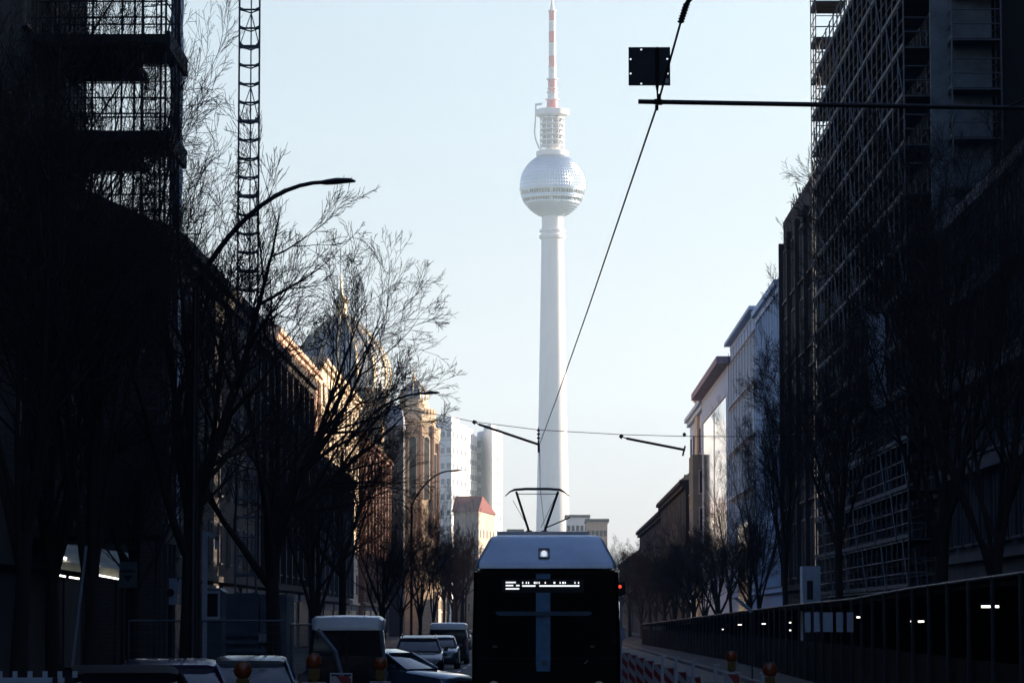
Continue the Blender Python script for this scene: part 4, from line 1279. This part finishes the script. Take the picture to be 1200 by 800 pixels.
def make_car(paint, suv=0.0, name='parked_car', van=False):
    """a car with its nose towards -Y, built at the origin"""
    th = thing(name, 'car', 'car', world=False, group=None)
    h = 1.45 + suv
    b = .95 + suv * .5
    st_ = [(-2.18, .70, .34, .62, .1), (-2.10, .80, .26, .72, .1), (-1.9, .87, .22, .80, .1), (-1.2, .90, .22, b - .06, .08), (-.75, .90, .22, b, .06), (.2, .91, .22, b + .02, .06),
           (1.3, .90, .22, b + .04, .06), (1.9, .87, .24, b + .02, .08), (2.12, .80, .30, b - .06, .1), (2.2, .72, .38, b - .2, .1)]
    MB().loft([section(y, w_, z0, z1, 0, r_) for (y, w_, z0, z1, r_) in st_]).build('body', paint, th, smooth=True)
    gl = [(-.95, .80, b - .05, b + .02), (-.25, .76, b - .03, h - .10), (.1, .74, b - .02, h - .03), (.9, .74, b, h - .04), (1.5, .72, b, h - .14), (2.0, .74, b, b + .1)]
    rings = []
    for (y, w_, z0, z1) in gl:
        f = (z1 - b) / (h - b)
        rings.append([(-.80, y, z0), (.80, y, z0), (.80 - .16 * f, y, z1 - .02), (.68 - .16 * f, y, z1), (-.68 + .16 * f, y, z1), (-.80 + .16 * f, y, z1 - .02)])
    MB().loft(rings).build('glasshouse', M['carglass'], th, smooth=True)
    rf = [[(-.60, y, z - .03), (.60, y, z - .03), (.64, y, z), (.5, y, z + .03), (-.5, y, z + .03), (-.64, y, z)] for (y, z) in ((-.32, h - .11), (.1, h - .02), (.9, h - .03), (1.55, h - .14))]
    MB().loft(rf).build('roof', paint, th, smooth=True)
    for s in (-1, 1):
        MB().tubes([(s * .80, -.95, b + .01), (s * .645, -.28, h - .10)], .035, 6).build('pillar', paint, th)
        MB().tubes([(s * .645, 1.5, h - .13), (s * .78, 2.0, b + .07)], .04, 6).build('pillar', paint, th)
        MB().loft([[(s * .50 - .0, -2.185 + .0, .60), (s * .78, -2.08, .60), (s * .80, -2.02, .74), (s * .50, -2.13, .72)], [(s * .50, -2.1, .60), (s * .78, -1.95, .60), (s * .80, -1.9, .74), (s * .50, -1.95, .72)]]).build('headlight', M['chrome'], th)
        MB().box(s * .75 - .12, s * .75 + .12, 2.1, 2.19, b - .28, b - .12).build('tail_light', mat('tail_red', (.25, .01, .01), .3), th)
        MB().loft([[(s * .88, -.72, b + .02), (s * 1.05, -.72, b + .03), (s * 1.05, -.72, b + .15), (s * .90, -.72, b + .14)], [(s * .88, -.6, b + .03), (s * 1.03, -.6, b + .04), (s * 1.03, -.6, b + .14), (s * .90, -.6, b + .13)]]).build('mirror', paint, th)
        for y in (-1.38, 1.36):
            t_ = MB().tubes([(s * .70, y, .32), (s * .905, y, .32)], .32, 20).build('wheel', M['rubber'], th)
            MB().tubes([(s * .90, y, .32), (s * .915, y, .32)], .19, 16).build('rim', M['steel'], t_)
    MB().box(-.26, .26, -2.20, -2.17, .42, .53).build('number_plate', M['signw'], th)
    MB().box(-.42, .42, -2.19, -2.15, .56, .68).build('grille', M['blackp'], th)
    return th


def place_car(src, label, x, y, rz, s=1.0, grp='cars parked along the left kerb', first=True):
    c = src if first else copy_tree(src)
    c.location = (x, y, .006); c.rotation_euler = (0, 0, rz); c.scale = (s, s, s)
    c['label'] = label; c['category'] = 'car'
    if grp: c['group'] = grp
    return c


cb_ = make_car(M['carblue'])
place_car(cb_, 'blue grey car turning out beside the white roofed van', X(468, 74) - .3, 75.6, R(62), .92, None)
cs = make_car(M['carblack'], .12)
place_car(cs, 'black car with pale roof rails, first in the parked row behind the blue grey car', X(488, 108), 110, 0.03, .95)
MB().bar((-.60, -.1, 1.63), (-.60, 1.3, 1.62), .025, 6).bar((.60, -.1, 1.63), (.60, 1.3, 1.62), .025, 6).build('roof_rails', M['chrome'], cs)
cg = make_car(M['cargrey'])
place_car(cg, 'grey car second in the parked row', X(513, 135), 137, 0, .95)
place_car(cb_, 'blue grey car third in the parked row', X(522, 160), 160, 0, .95, first=False)
place_car(cg, 'grey car fourth in the parked row', X(530, 190), 190, 0, 1, first=False)
place_car(cs, 'black car farthest in the parked row', X(537, 225), 225, 0, 1, first=False)
cp = make_car(M['carpurple'])
place_car(cp, 'purple black car low at the left behind the warning lamp', X(196, 46), 46.5, R(8), 1.0, None)
place_car(cg, 'grey car half hidden behind the orange lamp at lower left', X(262, 52), 57, R(4), .95, None, first=False)


def make_van(label, x, y, rz, wid=1.66, h=2.10, L=4.4, cat='van'):
    th = thing('parked_van', label, cat, world=False)
    hw = wid / 2
    st_ = [(0, hw - .05, .30, 1.22), (.06, hw, .24, 1.24), (2.9, hw, .24, 1.24), (3.6, hw - .03, .24, 1.10), (L - .1, hw - .1, .28, .95), (L, hw - .2, .4, .8)]
    MB().loft([section(y_, w_, z0, z1, 0, .08) for (y_, w_, z0, z1) in st_]).build('body', M['carblack'], th, smooth=True)
    up_ = []
    for (y_, z1, f) in ((.02, h - .30, .04), (.12, h - .26, .03), (2.5, h - .28, .03), (3.4, 1.25, .1)):
        up_.append([(-hw + f, y_, 1.2), (hw - f, y_, 1.2), (hw - f - .07, y_, z1), (-hw + f + .07, y_, z1)])
    MB().loft(up_).build('glasshouse', M['carglass'], th)
    rr_ = []
    for (y_, zt_, f) in ((-.02, h - .14, .13), (.03, h - .04, .08), (.25, h, .06), (2.2, h - .01, .06), (2.6, h - .12, .1)):
        rr_.append([(-hw + f, y_, h - .31), (hw - f, y_, h - .31), (hw - f + .01, y_, zt_ - .07), (hw - f - .08, y_, zt_), (0, y_, zt_ + .02), (-hw + f + .08, y_, zt_), (-hw + f - .01, y_, zt_ - .07)])
    MB().loft(rr_).build('roof', M['vanwhite'], th, smooth=True)
    for s in (-1, 1):
        MB().tubes([(s * (hw - .10), .0, h - .3), (s * (hw - .03), -.01, 1.2), (s * (hw - .02), .0, .45)], .045, 6).build('rear_pillar', M['zinc'] if s > 0 else M['blackp'], th)
        MB().box(s * (hw - .09) - .05, s * (hw - .09) + .05, -.03, .05, .85, 1.15).build('tail_light', mat('tail_red', (.25, .01, .01), .3), th)
        for y_ in (.75, 3.3):
            t_ = MB().tubes([(s * (hw - .2), y_, .32), (s * (hw + .005), y_, .32)], .32, 18).build('wheel', M['rubber'], th)
            MB().tubes([(s * hw, y_, .32), (s * (hw + .012), y_, .32)], .18, 14).build('rim', M['steel'], t_)
    MB().box(-.02, .02, -.03, .0, .4, h - .35).build('door_seam', M['blackp'], th)
    MB().box(-.25, .25, -.045, -.02, .50, .61).build('number_plate', M['signw'], th)
    MB().box(-hw + .05, hw - .05, -.10, -.0, .28, .46).build('bumper', M['blackp'], th, bevel=.03)
    MB().bar((.35, .5, h), (.38, .42, h + .12), .012, 5).build('aerial', M['black'], th)
    th.location = (x, y, .006); th.rotation_euler = (0, 0, rz)
    return th


make_van('small van with a white roof and dark rear doors parked left of the tram', (X(363, 70) + X(451, 70)) / 2, 70, R(1.5))
v2 = make_van('far van with a pale roof at the end of the parked row', X(548, 150) - .9, 150, 0, 1.8, 1.9)

# ------------------------------------------------------------------ site fencing and boards, left
def mesh_fence(label, p, q, h=2.0, group='site fence panels on the left'):
    p = Vector(p); q = Vector(q)
    th = thing('site_fence', label, 'fence', tuple((p + q) / 2), group=group)
    u = (q - p).normalized()
    for e in (p, q):
        MB().bar(e, e + Vector((0, 0, h)), .021, 8).build('post', M['steel'], th)
        MB().box(e.x - .35, e.x + .35, e.y - .12, e.y + .12, p.z, p.z + .13).build('foot', M['blackp'], th)
    MB().bar(p + Vector((0, 0, h - .02)), q + Vector((0, 0, h - .02)), .021, 8).bar(p + Vector((0, 0, .2)), q + Vector((0, 0, .2)), .02, 8).build('rail', M['steel'], th)
    m = MB()
    L = (q - p).length
    k = .12
    while k < L:
        a = p + u * k
        m.bar(a + Vector((0, 0, .2)), a + Vector((0, 0, h)), .0022, 3); k += .12
    for j in range(1, 10):
        m.bar(p + Vector((0, 0, .2 + j * .19)), q + Vector((0, 0, .2 + j * .19)), .0022, 3)
    m.build('wire_mesh', M['steel'], th)


mesh_fence('wire site fence panel in front of the pale container', (X(151, 70), 70, 0.02), (X(334, 70), 70, 0.02))
mesh_fence('short wire site fence panel left of the white roofed van', (X(341, 70), 70, 0.02), (X(376, 78) , 78, 0.02), 1.92)
a = at(372, 737, 69); b = at(393, 763, 69)
th = thing('fence_brace', 'pale slanted brace tube by the rear of the white roofed van', 'brace', (b.x, 69, .02))
MB().tubes([a, b, (b.x + .35, 69, .06)], .05, 8).bar((b.x + .1, 68.9, .05), (b.x + .6, 69.1, .05), .05, 6).build('tube', M['zinc'], th)
# container
YC = 84
th = thing('site_container', 'pale blue site container with ribbed lower wall behind the wire fence', 'container', (X(300, YC), YC + 1.2, .12))
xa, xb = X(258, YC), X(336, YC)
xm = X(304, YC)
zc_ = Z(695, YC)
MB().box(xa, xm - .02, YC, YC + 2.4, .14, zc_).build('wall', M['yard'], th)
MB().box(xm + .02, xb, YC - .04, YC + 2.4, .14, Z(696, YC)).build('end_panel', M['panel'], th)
for k in range(7):
    z = .3 + k * .22
    MB().box(xa + .03, xb - .03, YC - .09, YC - .042, z, z + .1).build('rib', M['yard'], th)
MB().box(X(313, YC), X(325, YC), YC - .06, YC - .042, Z(715, YC), Z(705, YC)).build('notice', M['yellow'], th)
MB().box(X(304, YC), X(328, YC), YC - .14, YC - .095, Z(752, YC), Z(743, YC)).build('white_label', M['signw'], th)
for k in range(3):
    MB().box(X(305, YC), X(327, YC), YC - .15, YC - .142, Z(750.5 - 2.6 * k, YC), Z(749.8 - 2.6 * k, YC)).build('text_line', M['blackp'], th)
# portable cabin with dark window
YK = 80
th = thing('portable_toilet', 'pale blue portable cabin with a dark rounded window beside the container', 'cabin', (X(247, YK), YK + .5, .12))
xa, xb = X(234.5, YK), X(260, YK)
MB().box(xa, xb, YK, YK + 1.1, .14, Z(693, YK)).build('cabin', M['yard'], th, bevel=.05)
rg = [[(xa - .03 + d * .1, YK - .03 + d * 1.16 * 0, Z(693, YK) + .003 + d * .1), (xb + .03 - d * .1, YK - .03, Z(693, YK) + .003 + d * .1), (xb + .03 - d * .1, YK + 1.13, Z(693, YK) + .003 + d * .1), (xa - .03 + d * .1, YK + 1.13, Z(693, YK) + .003 + d * .1)] for d in (0, .5, .9)]
MB().loft(rg).build('roof', M['zinc'], th)
fr = MB(); x0, x1 = X(236.5, YK), X(258, YK); z0, z1 = Z(722, YK), Z(695, YK)
fr.box(x0, x0 + .06, YK - .03, YK - .002, z0, z1).box(x1 - .06, x1, YK - .03, YK - .002, z0, z1).box(x0, x1, YK - .032, YK - .002, z1 + .002, z1 + .06).box(x0, x1, YK - .032, YK - .002, z0 - .07, z0 - .002)
fr.build('window_frame', M['sheet'], th)
MB().box(x0 + .062, x1 - .062, YK - .012, YK - .003, z0, z1).build('window', M['blackp'], th)
# inverted-U pipe frame and leaning boards
YU = 78
def uframe(label, px0, px1, ptop, pbot, Y, w_=.10, name='pipe_frame'):
    th = thing(name, label, 'frame', (X(px0, Y), Y, .12))
    x0, x1 = X(px0, Y), X(px1, Y); zt_, zb_ = Z(ptop, Y), Z(pbot, Y)
    MB().box(x0 - w_ / 2, x0 + w_ / 2, Y - .04, Y + .04, .13, zt_).build('upright', M['sheet'], th)
    MB().box(x1 - w_ / 2, x1 + w_ / 2, Y - .04, Y + .04, zb_, zt_ - .12).build('upright', M['sheet'], th)
    MB().quadbox([(x0 + w_ / 2 + .002, Y - .04, zt_ - .1), (x1 + w_ / 2, Y - .04, zt_ - .22), (x1 + w_ / 2, Y + .04, zt_ - .22), (x0 + w_ / 2 + .002, Y + .04, zt_ - .1),
                  (x0 + w_ / 2 + .002, Y - .04, zt_), (x1 + w_ / 2, Y - .04, zt_ - .1), (x1 + w_ / 2, Y + .04, zt_ - .1), (x0 + w_ / 2 + .002, Y + .04, zt_)]).build('crossbar', M['sheet'], th)
uframe('pale inverted U shaped frame above the portable cabin', 240, 253.5, 622.5, 643, YU)
th = thing('bus_stop_sign', 'narrow white sign panel with a rounded black letter at the left of the cabin', 'sign', (X(206, 76), 76, .12))
MB().bar((X(199, 76), 76.05, .12), (X(199, 76), 76.05, Z(676, 76)), .04, 8).build('post', M['black'], th)
MB().box(X(197.5, 76), X(207, 76), 76, 76.03, Z(708, 76), Z(677, 76)).build('panel', mat('sign_blue_white', (.42, .52, .62), .6), th)
MB().box(X(209.5, 76), X(213, 76), 76, 76.03, Z(708, 76), Z(677, 76)).build('side_panel', mat('sign_blue_white', (.42, .52, .62), .6), th)
MB().lathe((0, 0, 0), [(.01, 0), (.01, .01)], 3)
q = MB(); q.tubes([(X(199.5, 76), 75.99, Z(694, 76)), (X(199.5, 76), 75.97, Z(694, 76))], .09, 16); q.build('letter', M['blackp'], th)
# small dark information board on scaffold
th = thing('notice_board', 'grey notice board with a dark emblem hung at the scaffold foot', 'sign', (X(149, 75), 75, Z(690, 75)))
MB().box(X(139, 75), X(160, 75), 75, 75.04, Z(688, 75), Z(658, 75)).build('board', M['panel'], th)
MB().box(X(141, 75), X(158, 75), 74.98, 74.998, Z(670, 75), Z(667.5, 75)).build('text_line', M['blackp'], th)
e_ = MB(); e_.loft([[(X(144, 75), y, Z(674, 75)), (X(155, 75), y, Z(674, 75)), (X(149.5, 75), y, Z(681, 75))] for y in (74.98, 74.998)]); e_.build('emblem', M['blackp'], th)
MB().bar((X(149, 75), 75.08, .12), (X(149, 75), 75.08, Z(657, 75)), .04, 8).build('post', M['black'], th)
# lit awning at left
YW = 90
th = thing('awning', 'cream slanted shop awning with lit tubes under it at the lower left', 'awning', (X(110, YW), YW, 4))
def aw(pa_, pb_, thick, Y0, Y1):
    p, q = at(*pa_, Y0), at(*pb_, Y0)
    return [(p.x, Y0, p.z), (q.x, Y0, q.z), (q.x, Y1, q.z + .5), (p.x, Y1, p.z + .5), (p.x, Y0, p.z + thick), (q.x, Y0, q.z + thick), (q.x, Y1, q.z + .5 + thick), (p.x, Y1, p.z + .5 + thick)]
MB().quadbox(aw((60, 665), (146, 677), .22, YW, YW + 1.5)).build('canopy', M['awning'], th)
for (a, b) in (((66, 673), (77, 675.2)), ((81, 675.8), (93, 677.6)), ((115, 673.5), (139, 678))):
    p, q = at(*a, YW - .2), at(*b, YW - .2)
    MB().bar(p, q, .028, 6).build('light_tube', M['lampw'], th)
p, q = at(69, 651, YW), at(78, 654.5, YW)
MB().bar(p, q, .045, 6).build('light_tube', M['lampw'], th)
p = at(114, 661.5, YW); MB().lathe(tuple(p), [(.01, -.05), (.05, 0), (.01, .05)], 10).build('bulb', M['lampw'], th)
for x_ in (62, 144):
    p = at(x_, 676, YW + 1.4); MB().bar((p.x, p.y, .12), (p.x, p.y, p.z + .4), .05, 6).build('post', M['black'], th)
# leaning pole
p, q = at(101, 640, 50), at(79, 786, 48)
th = thing('leaning_pole', 'thin grey pole leaning beside the awning', 'pole', (q.x, 48, q.z - .6))
d = (q - p).normalized()
MB().bar(p, q + d * 1.2 * 0 + Vector(((q - p).x * .9, -.6, -(q.z - .02))) * 1.0, .022, 6).build('pole', M['panel'], th)


# ------------------------------------------------------------------ warning boards and lamps
def make_beacon():
    th = thing('beacon_board', 'beacon', 'barrier', world=False, group='red and white beacon boards')
    MB().box(-.32, .32, -.1, .1, 0, .12).build('foot', M['blackp'], th)
    MB().box(-.125, .125, -.02, .02, .14, 1.02).build('board', M['stripe'], th)
    fr = MB().box(-.14, -.127, -.025, .025, .12, 1.035).box(.127, .14, -.025, .025, .12, 1.035).box(-.14, .14, -.025, .025, 1.036, 1.05)
    fr.build('frame', M['signw'], th)
    return th


def make_lamp():
    th = thing('warning_lamp', 'lamp', 'warning lamp', world=False, group='orange warning lamps')
    MB().tubes([(0, 0, 0), (0, 0, .04)], .05, 12).box(-.075, .075, -.05, .05, .03, .18).build('battery_case', M['yellow'], th, bevel=.012)
    rg = []
    for (y, r) in ((-.07, .03), (-.06, .07), (-.035, .092), (.035, .092), (.06, .07), (.07, .03)):
        rg.append([(r * math.cos(a), y, .275 + r * math.sin(a)) for a in [2 * math.pi * j / 20 for j in range(20)]])
    MB().loft(rg).build('lens', M['orange'], th, smooth=True)
    MB().tubes([(.1 * math.cos(a), 0, .275 + .1 * math.sin(a)) for a in [2 * math.pi * j / 20 for j in range(21)]], .012, 5).build('lens_ring', M['yellow'], th)
    return th


bc = make_beacon(); lp = make_lamp()
firstb = [True]; firstl = [True]
def beacon(px_, Y, label, lampl=None, s=1.0, rz=0, zt_=None):
    b = bc if firstb[0] else copy_tree(bc); firstb[0] = False
    zt_ = zt_ or 1.05 * s
    b.location = (X(px_, Y), Y, .005); b.scale = (s, s, zt_ / 1.05); b.rotation_euler = (0, 0, rz); b['label'] = label
    if lampl:
        l = lp if firstl[0] else copy_tree(lp); firstl[0] = False
        l.location = (X(px_, Y), Y, zt_ + .006); l['label'] = lampl; l.scale = (s * .85, s * .85, s * .85)
beacon(285, 33, 'beacon board under the lowest left orange lamp', 'orange warning lamp in front of the grey car at lower left', zt_=1.26)
beacon(368, 37, 'beacon board just left of the van', 'orange warning lamp on a yellow case just left of the white roofed van', zt_=1.30)
beacon(400, 41, 'beacon board without a lamp behind the van side', None, zt_=1.34)
beacon(446, 44, 'beacon board at the right rear corner of the van', 'dim orange warning lamp at the right rear corner of the van', zt_=1.18)
beacon(857, 46, 'beacon board under the first orange lamp right of the tram', 'first orange warning lamp to the right of the tram', zt_=1.28, s=.9)
beacon(902, 40, 'beacon board under the second orange lamp right of the tram', 'second orange warning lamp to the right of the tram', zt_=1.16)
for k, p_ in enumerate((733, 741, 750, 760, 771, 783, 797, 813, 831, 849)):
    beacon(p_, 92 - k * 4.5, ['tenth', 'ninth', 'eighth', 'seventh', 'sixth', 'fifth', 'fourth', 'third', 'second', 'first'][k] + ' red white board of the row beside the tram, counted from the near end', None, zt_=1.12 - .02 * k, rz=.5)
for k, (p_, y_) in enumerate(((776, 770), (792, 772), (812, 775), (838, 780), (893, 790))):
    th = thing('bollard_post', ['first', 'second', 'third', 'fourth', 'fifth'][k] + ' thin pale marker post right of the tram, counted from the tram', 'post', (X(p_, 46 - k * .5), 46 - k * .5, .005), group='thin pale marker posts')
    z = Z(y_, 46 - k * .5)
    MB().box(X(p_, 46 - k * .5) - .022, X(p_, 46 - k * .5) + .022, 46 - k * .5 - .02, 46 - k * .5 + .02, .006, z).box(X(p_, 46 - k * .5) - .03, X(p_, 46 - k * .5) + .05, 46 - k * .5 - .025, 46 - k * .5 + .025, z + .001, z + .03).build('post', M['signw'], th)
# low barrier at bottom left
YL = 38
xa, xb = X(-20, YL), X(76, YL)
th = thing('barrier', 'low pale barrier rail with short upright pegs in the bottom left corner', 'barrier', ((xa + xb) / 2, YL, .01))
zr = Z(793.5, YL)
MB().box(xa, xb, YL - .03, YL + .03, zr - .06, zr).build('top_rail', M['sheet'], th)
MB().box(xa, xb, YL - .025, YL + .025, zr - .42, zr - .20).build('striped_board', M['stripe'], th)
for k in range(6):
    x_ = X(1 + 17.5 * k, YL)
    MB().box(x_ - .025, x_ + .025, YL - .028, YL + .028, zr + .001, zr + .075).build('peg', M['sheet'], th)
for x_ in (xa + .1, xb - .1):
    MB().box(x_ - .03, x_ + .03, YL - .06, YL - .031, .01, zr).box(x_ - .2, x_ + .2, YL - .3, YL + .3, .008, .05).build('foot', M['blackp'], th)
# dark van roof in the left foreground
c5 = make_car(mat('matt_black_paint', (0.004, 0.004, 0.005), 0.75, spec=.2)); place_car(c5, 'matt black car in deep shade in front of the purple car', X(140, 39), 39.5, R(14), 1.0, None)

# ------------------------------------------------------------------ walkway hoarding, right
pts = [(1225, 667, 45.5), (1200, 671, 47), (1072, 688.5, 66), (1000, 701.5, 85), (930, 708.5, 110), (862, 717, 150), (800, 725, 200), (752, 731, 260)]
W = [at(a, b, c) for a, b, c in pts]
th = thing('walkway_hoarding', 'long dark boarded pedestrian tunnel with roof edge along the right pavement', 'hoarding', (W[3].x, W[3].y, .12))
rl = MB(); 
for i in range(len(W) - 1):
    a, b = W[i], W[i + 1]
    rf = MB().quadbox([(a.x, a.y, a.z - .14), (b.x, b.y, b.z - .14), (b.x + 2.0, b.y, b.z - .14), (a.x + 2.0, a.y, a.z - .14), (a.x, a.y, a.z), (b.x, b.y, b.z), (b.x + 2.0, b.y, b.z), (a.x + 2.0, a.y, a.z)])
    rf.build('roof_board', M['hoard'], th)
    MB().bar((a.x - .03, a.y, a.z + .0), (b.x - .03, b.y, b.z), .03, 6).build('edge_tube', M['tube'], th)
    # rear wall
    MB().quadbox([(a.x + 1.9, a.y, .13), (b.x + 1.9, b.y, .13), (b.x + 2.0, b.y, .13), (a.x + 2.0, a.y, .13), (a.x + 1.9, a.y, a.z - .15), (b.x + 1.9, b.y, b.z - .15), (b.x + 2.0, b.y, b.z - .15), (a.x + 2.0, a.y, a.z - .15)]).build('rear_wall', M['hoard'], th)
    # lower front boarding
    h0 = 1.35
    if i >= 1:
        MB().quadbox([(a.x, a.y, .13), (b.x, b.y, .13), (b.x + .05, b.y, .13), (a.x + .05, a.y, .13), (a.x, a.y, h0), (b.x, b.y, h0), (b.x + .05, b.y, h0), (a.x + .05, a.y, h0)]).build('front_boarding', M['hoard'], th)
    n_ = max(2, int((b - a).length / 3.2))
    for k in range(n_):
        p = a.lerp(b, k / n_)
        MB().bar((p.x - .05, p.y, .13), (p.x - .05, p.y, p.z + (.0)), .04, 6).build('post', M['tubed'], th)
for (x_, y_, Y_, L_) in ((867, 731.5, 140, .16), (895, 730.5, 125, .14), (926.5, 729, 112, .10), (1007.5, 722.8, 84, .16), (1069, 727.5, 67, .06), (1079.5, 727.8, 66.5, .12), (1160.5, 710.3, 52, .28), (847, 737, 150, .06), (926, 738, 108, .06)):
    p = at(x_, y_, Y_)
    p.x = max(p.x, 0)
    l_ = thing('tunnel_lamp', 'x', 'lamp', tuple(p), group='small lit lamps inside the walkway tunnel')
    MB().bar(p + Vector((-L_ / 2, .02, .0)), p + Vector((L_ / 2, .02, .0)), .018, 8).build('tube', M['lampw'], l_)
    MB().box(p.x - L_ / 2 - .03, p.x + L_ / 2 + .03, p.y - .03, p.y + .07, p.z + .032, p.z + .06).build('housing', M['black'], l_)
    l_['label'] = {867: 'second lit lamp of the tunnel counted from its far end', 895: 'third lit lamp of the tunnel counted from its far end', 926.5: 'lit tunnel lamp just above a dimmer one before the pale blue panels', 1007.5: 'lit tunnel lamp right of the pale blue panels', 1069: 'small round lit lamp, left one of a close pair',
                   1079.5: 'wider lit lamp, right one of a close pair', 1160.5: 'longest lit tube lamp at the near end of the tunnel', 847: 'tiny lit lamp at the far end of the tunnel', 926: 'dim small lamp below another before the pale blue panels'}[x_]
# pale panels glimpsed through the tunnel
th = thing('pale_panel', 'pale blue boards seen between the posts of the walkway tunnel', 'panel', (X(970, 112), 112, 1.2))
for (a_, b_) in ((943, 950), (954, 960.5), (964.5, 976), (980, 988), (992.5, 1000)):
    MB().box(X(a_, 84), X(b_, 84), 84.0, 84.04, Z(740, 84), Z(717, 84)).build('board', M['sheet'], th)
# portal with dark opening above the hoarding
YD = 118
th = thing('site_cabin', 'pale cabin front with a dark doorway standing above the hoarding', 'cabin', (X(952, YD), YD, 2.5))
MB().box(X(941, YD), X(962, YD), YD, YD + 1.2, .13, Z(663, YD)).build('wall', M['sheet'], th)
MB().box(X(946, YD), X(953, YD), YD - .02, YD - .002, Z(702, YD), Z(680, YD)).build('opening', M['blackp'], th)
# tall blue-white banner between scaffolds, right
YN = 109
th = thing('hanging_banner', 'tall pale blue plastic sheet hanging on the pipe scaffold', 'sheeting', (X(1030, YN), YN, Z(420, YN)))
rg = []
for k in range(24):
    z = Z(478, YN) + (Z(368, YN) - Z(478, YN)) * k / 23
    wv = .05 * math.sin(z * 4)
    rg.append([(X(1019.5, YN) + wv * .5, YN, z), (X(1030, YN), YN + wv, z), (X(1041, YN) + wv * .5, YN, z), (X(1041, YN) + wv * .5, YN + .03, z), (X(1030, YN), YN + .03 + wv, z), (X(1019.5, YN) + wv * .5, YN + .03, z)])
MB().loft(rg).build('sheet', M['sheet2'] if 'sheet2' in M else M['sheet'], th, smooth=True)
MB().bar((X(1017, YN), YN + .05, Z(367, YN)), (13.0, YN + 3.2, Z(367, YN)), .03, 5).bar((X(1044, YN), YN + .05, Z(367, YN)), (X(1017, YN), YN + .05, Z(367, YN)), .03, 5).build('hanging_rail', M['tube'], th)
# slanted road sign board above hoarding
p, q = at(862, 700, 105), at(881, 716, 105)
th = thing('slanted_board', 'pale blue plank standing aslant above the walkway roof', 'board', tuple(q))
d = (q - p).normalized(); nrm = Vector((d.z, 0, -d.x)) * .06
rr_ = [[p + nrm + Vector((0, y, 0)), q + nrm + Vector((0, y, 0)), q - nrm + Vector((0, y, 0)), p - nrm + Vector((0, y, 0))] for y in (0, .04)]
MB().loft(rr_).build('plank', M['sheet'], th)
MB().bar(tuple(q), (q.x, q.y, .13), .03, 6).build('post', M['tubed'], th)
MB().bar(p + nrm * .1 + Vector((0, -.01, 0)), q + nrm * .1 + Vector((0, -.01, 0)), .012, 4).build('stripe', M['blackp'], th)
# lit narrow building flank on the right
# traffic signal right of the tram
YG = 56
th = thing('traffic_signal', 'slim tram signal post with a small red light right of the tram', 'traffic light', (X(727.5, YG), YG, .12))
xg = X(727.5, YG)
MB().bar((xg, YG, .1), (xg, YG, Z(681, YG)), .022, 8).build('post', M['sheet'], th)
MB().box(xg - .10, xg + .08, YG - .09, YG - .0, Z(697, YG), Z(681, YG)).build('housing', M['blackp'], th, bevel=.02)
c = at(726.3, 687, YG)
MB().tubes([(c.x, YG - .11, c.z), (c.x, YG - .088, c.z)], .03, 14).build('red_lens', M['redlamp'], th)
MB().box(xg + .0, xg + .07, YG - .04, YG + .04, Z(748, YG), Z(735, YG)).build('plate', M['sheet'], th)
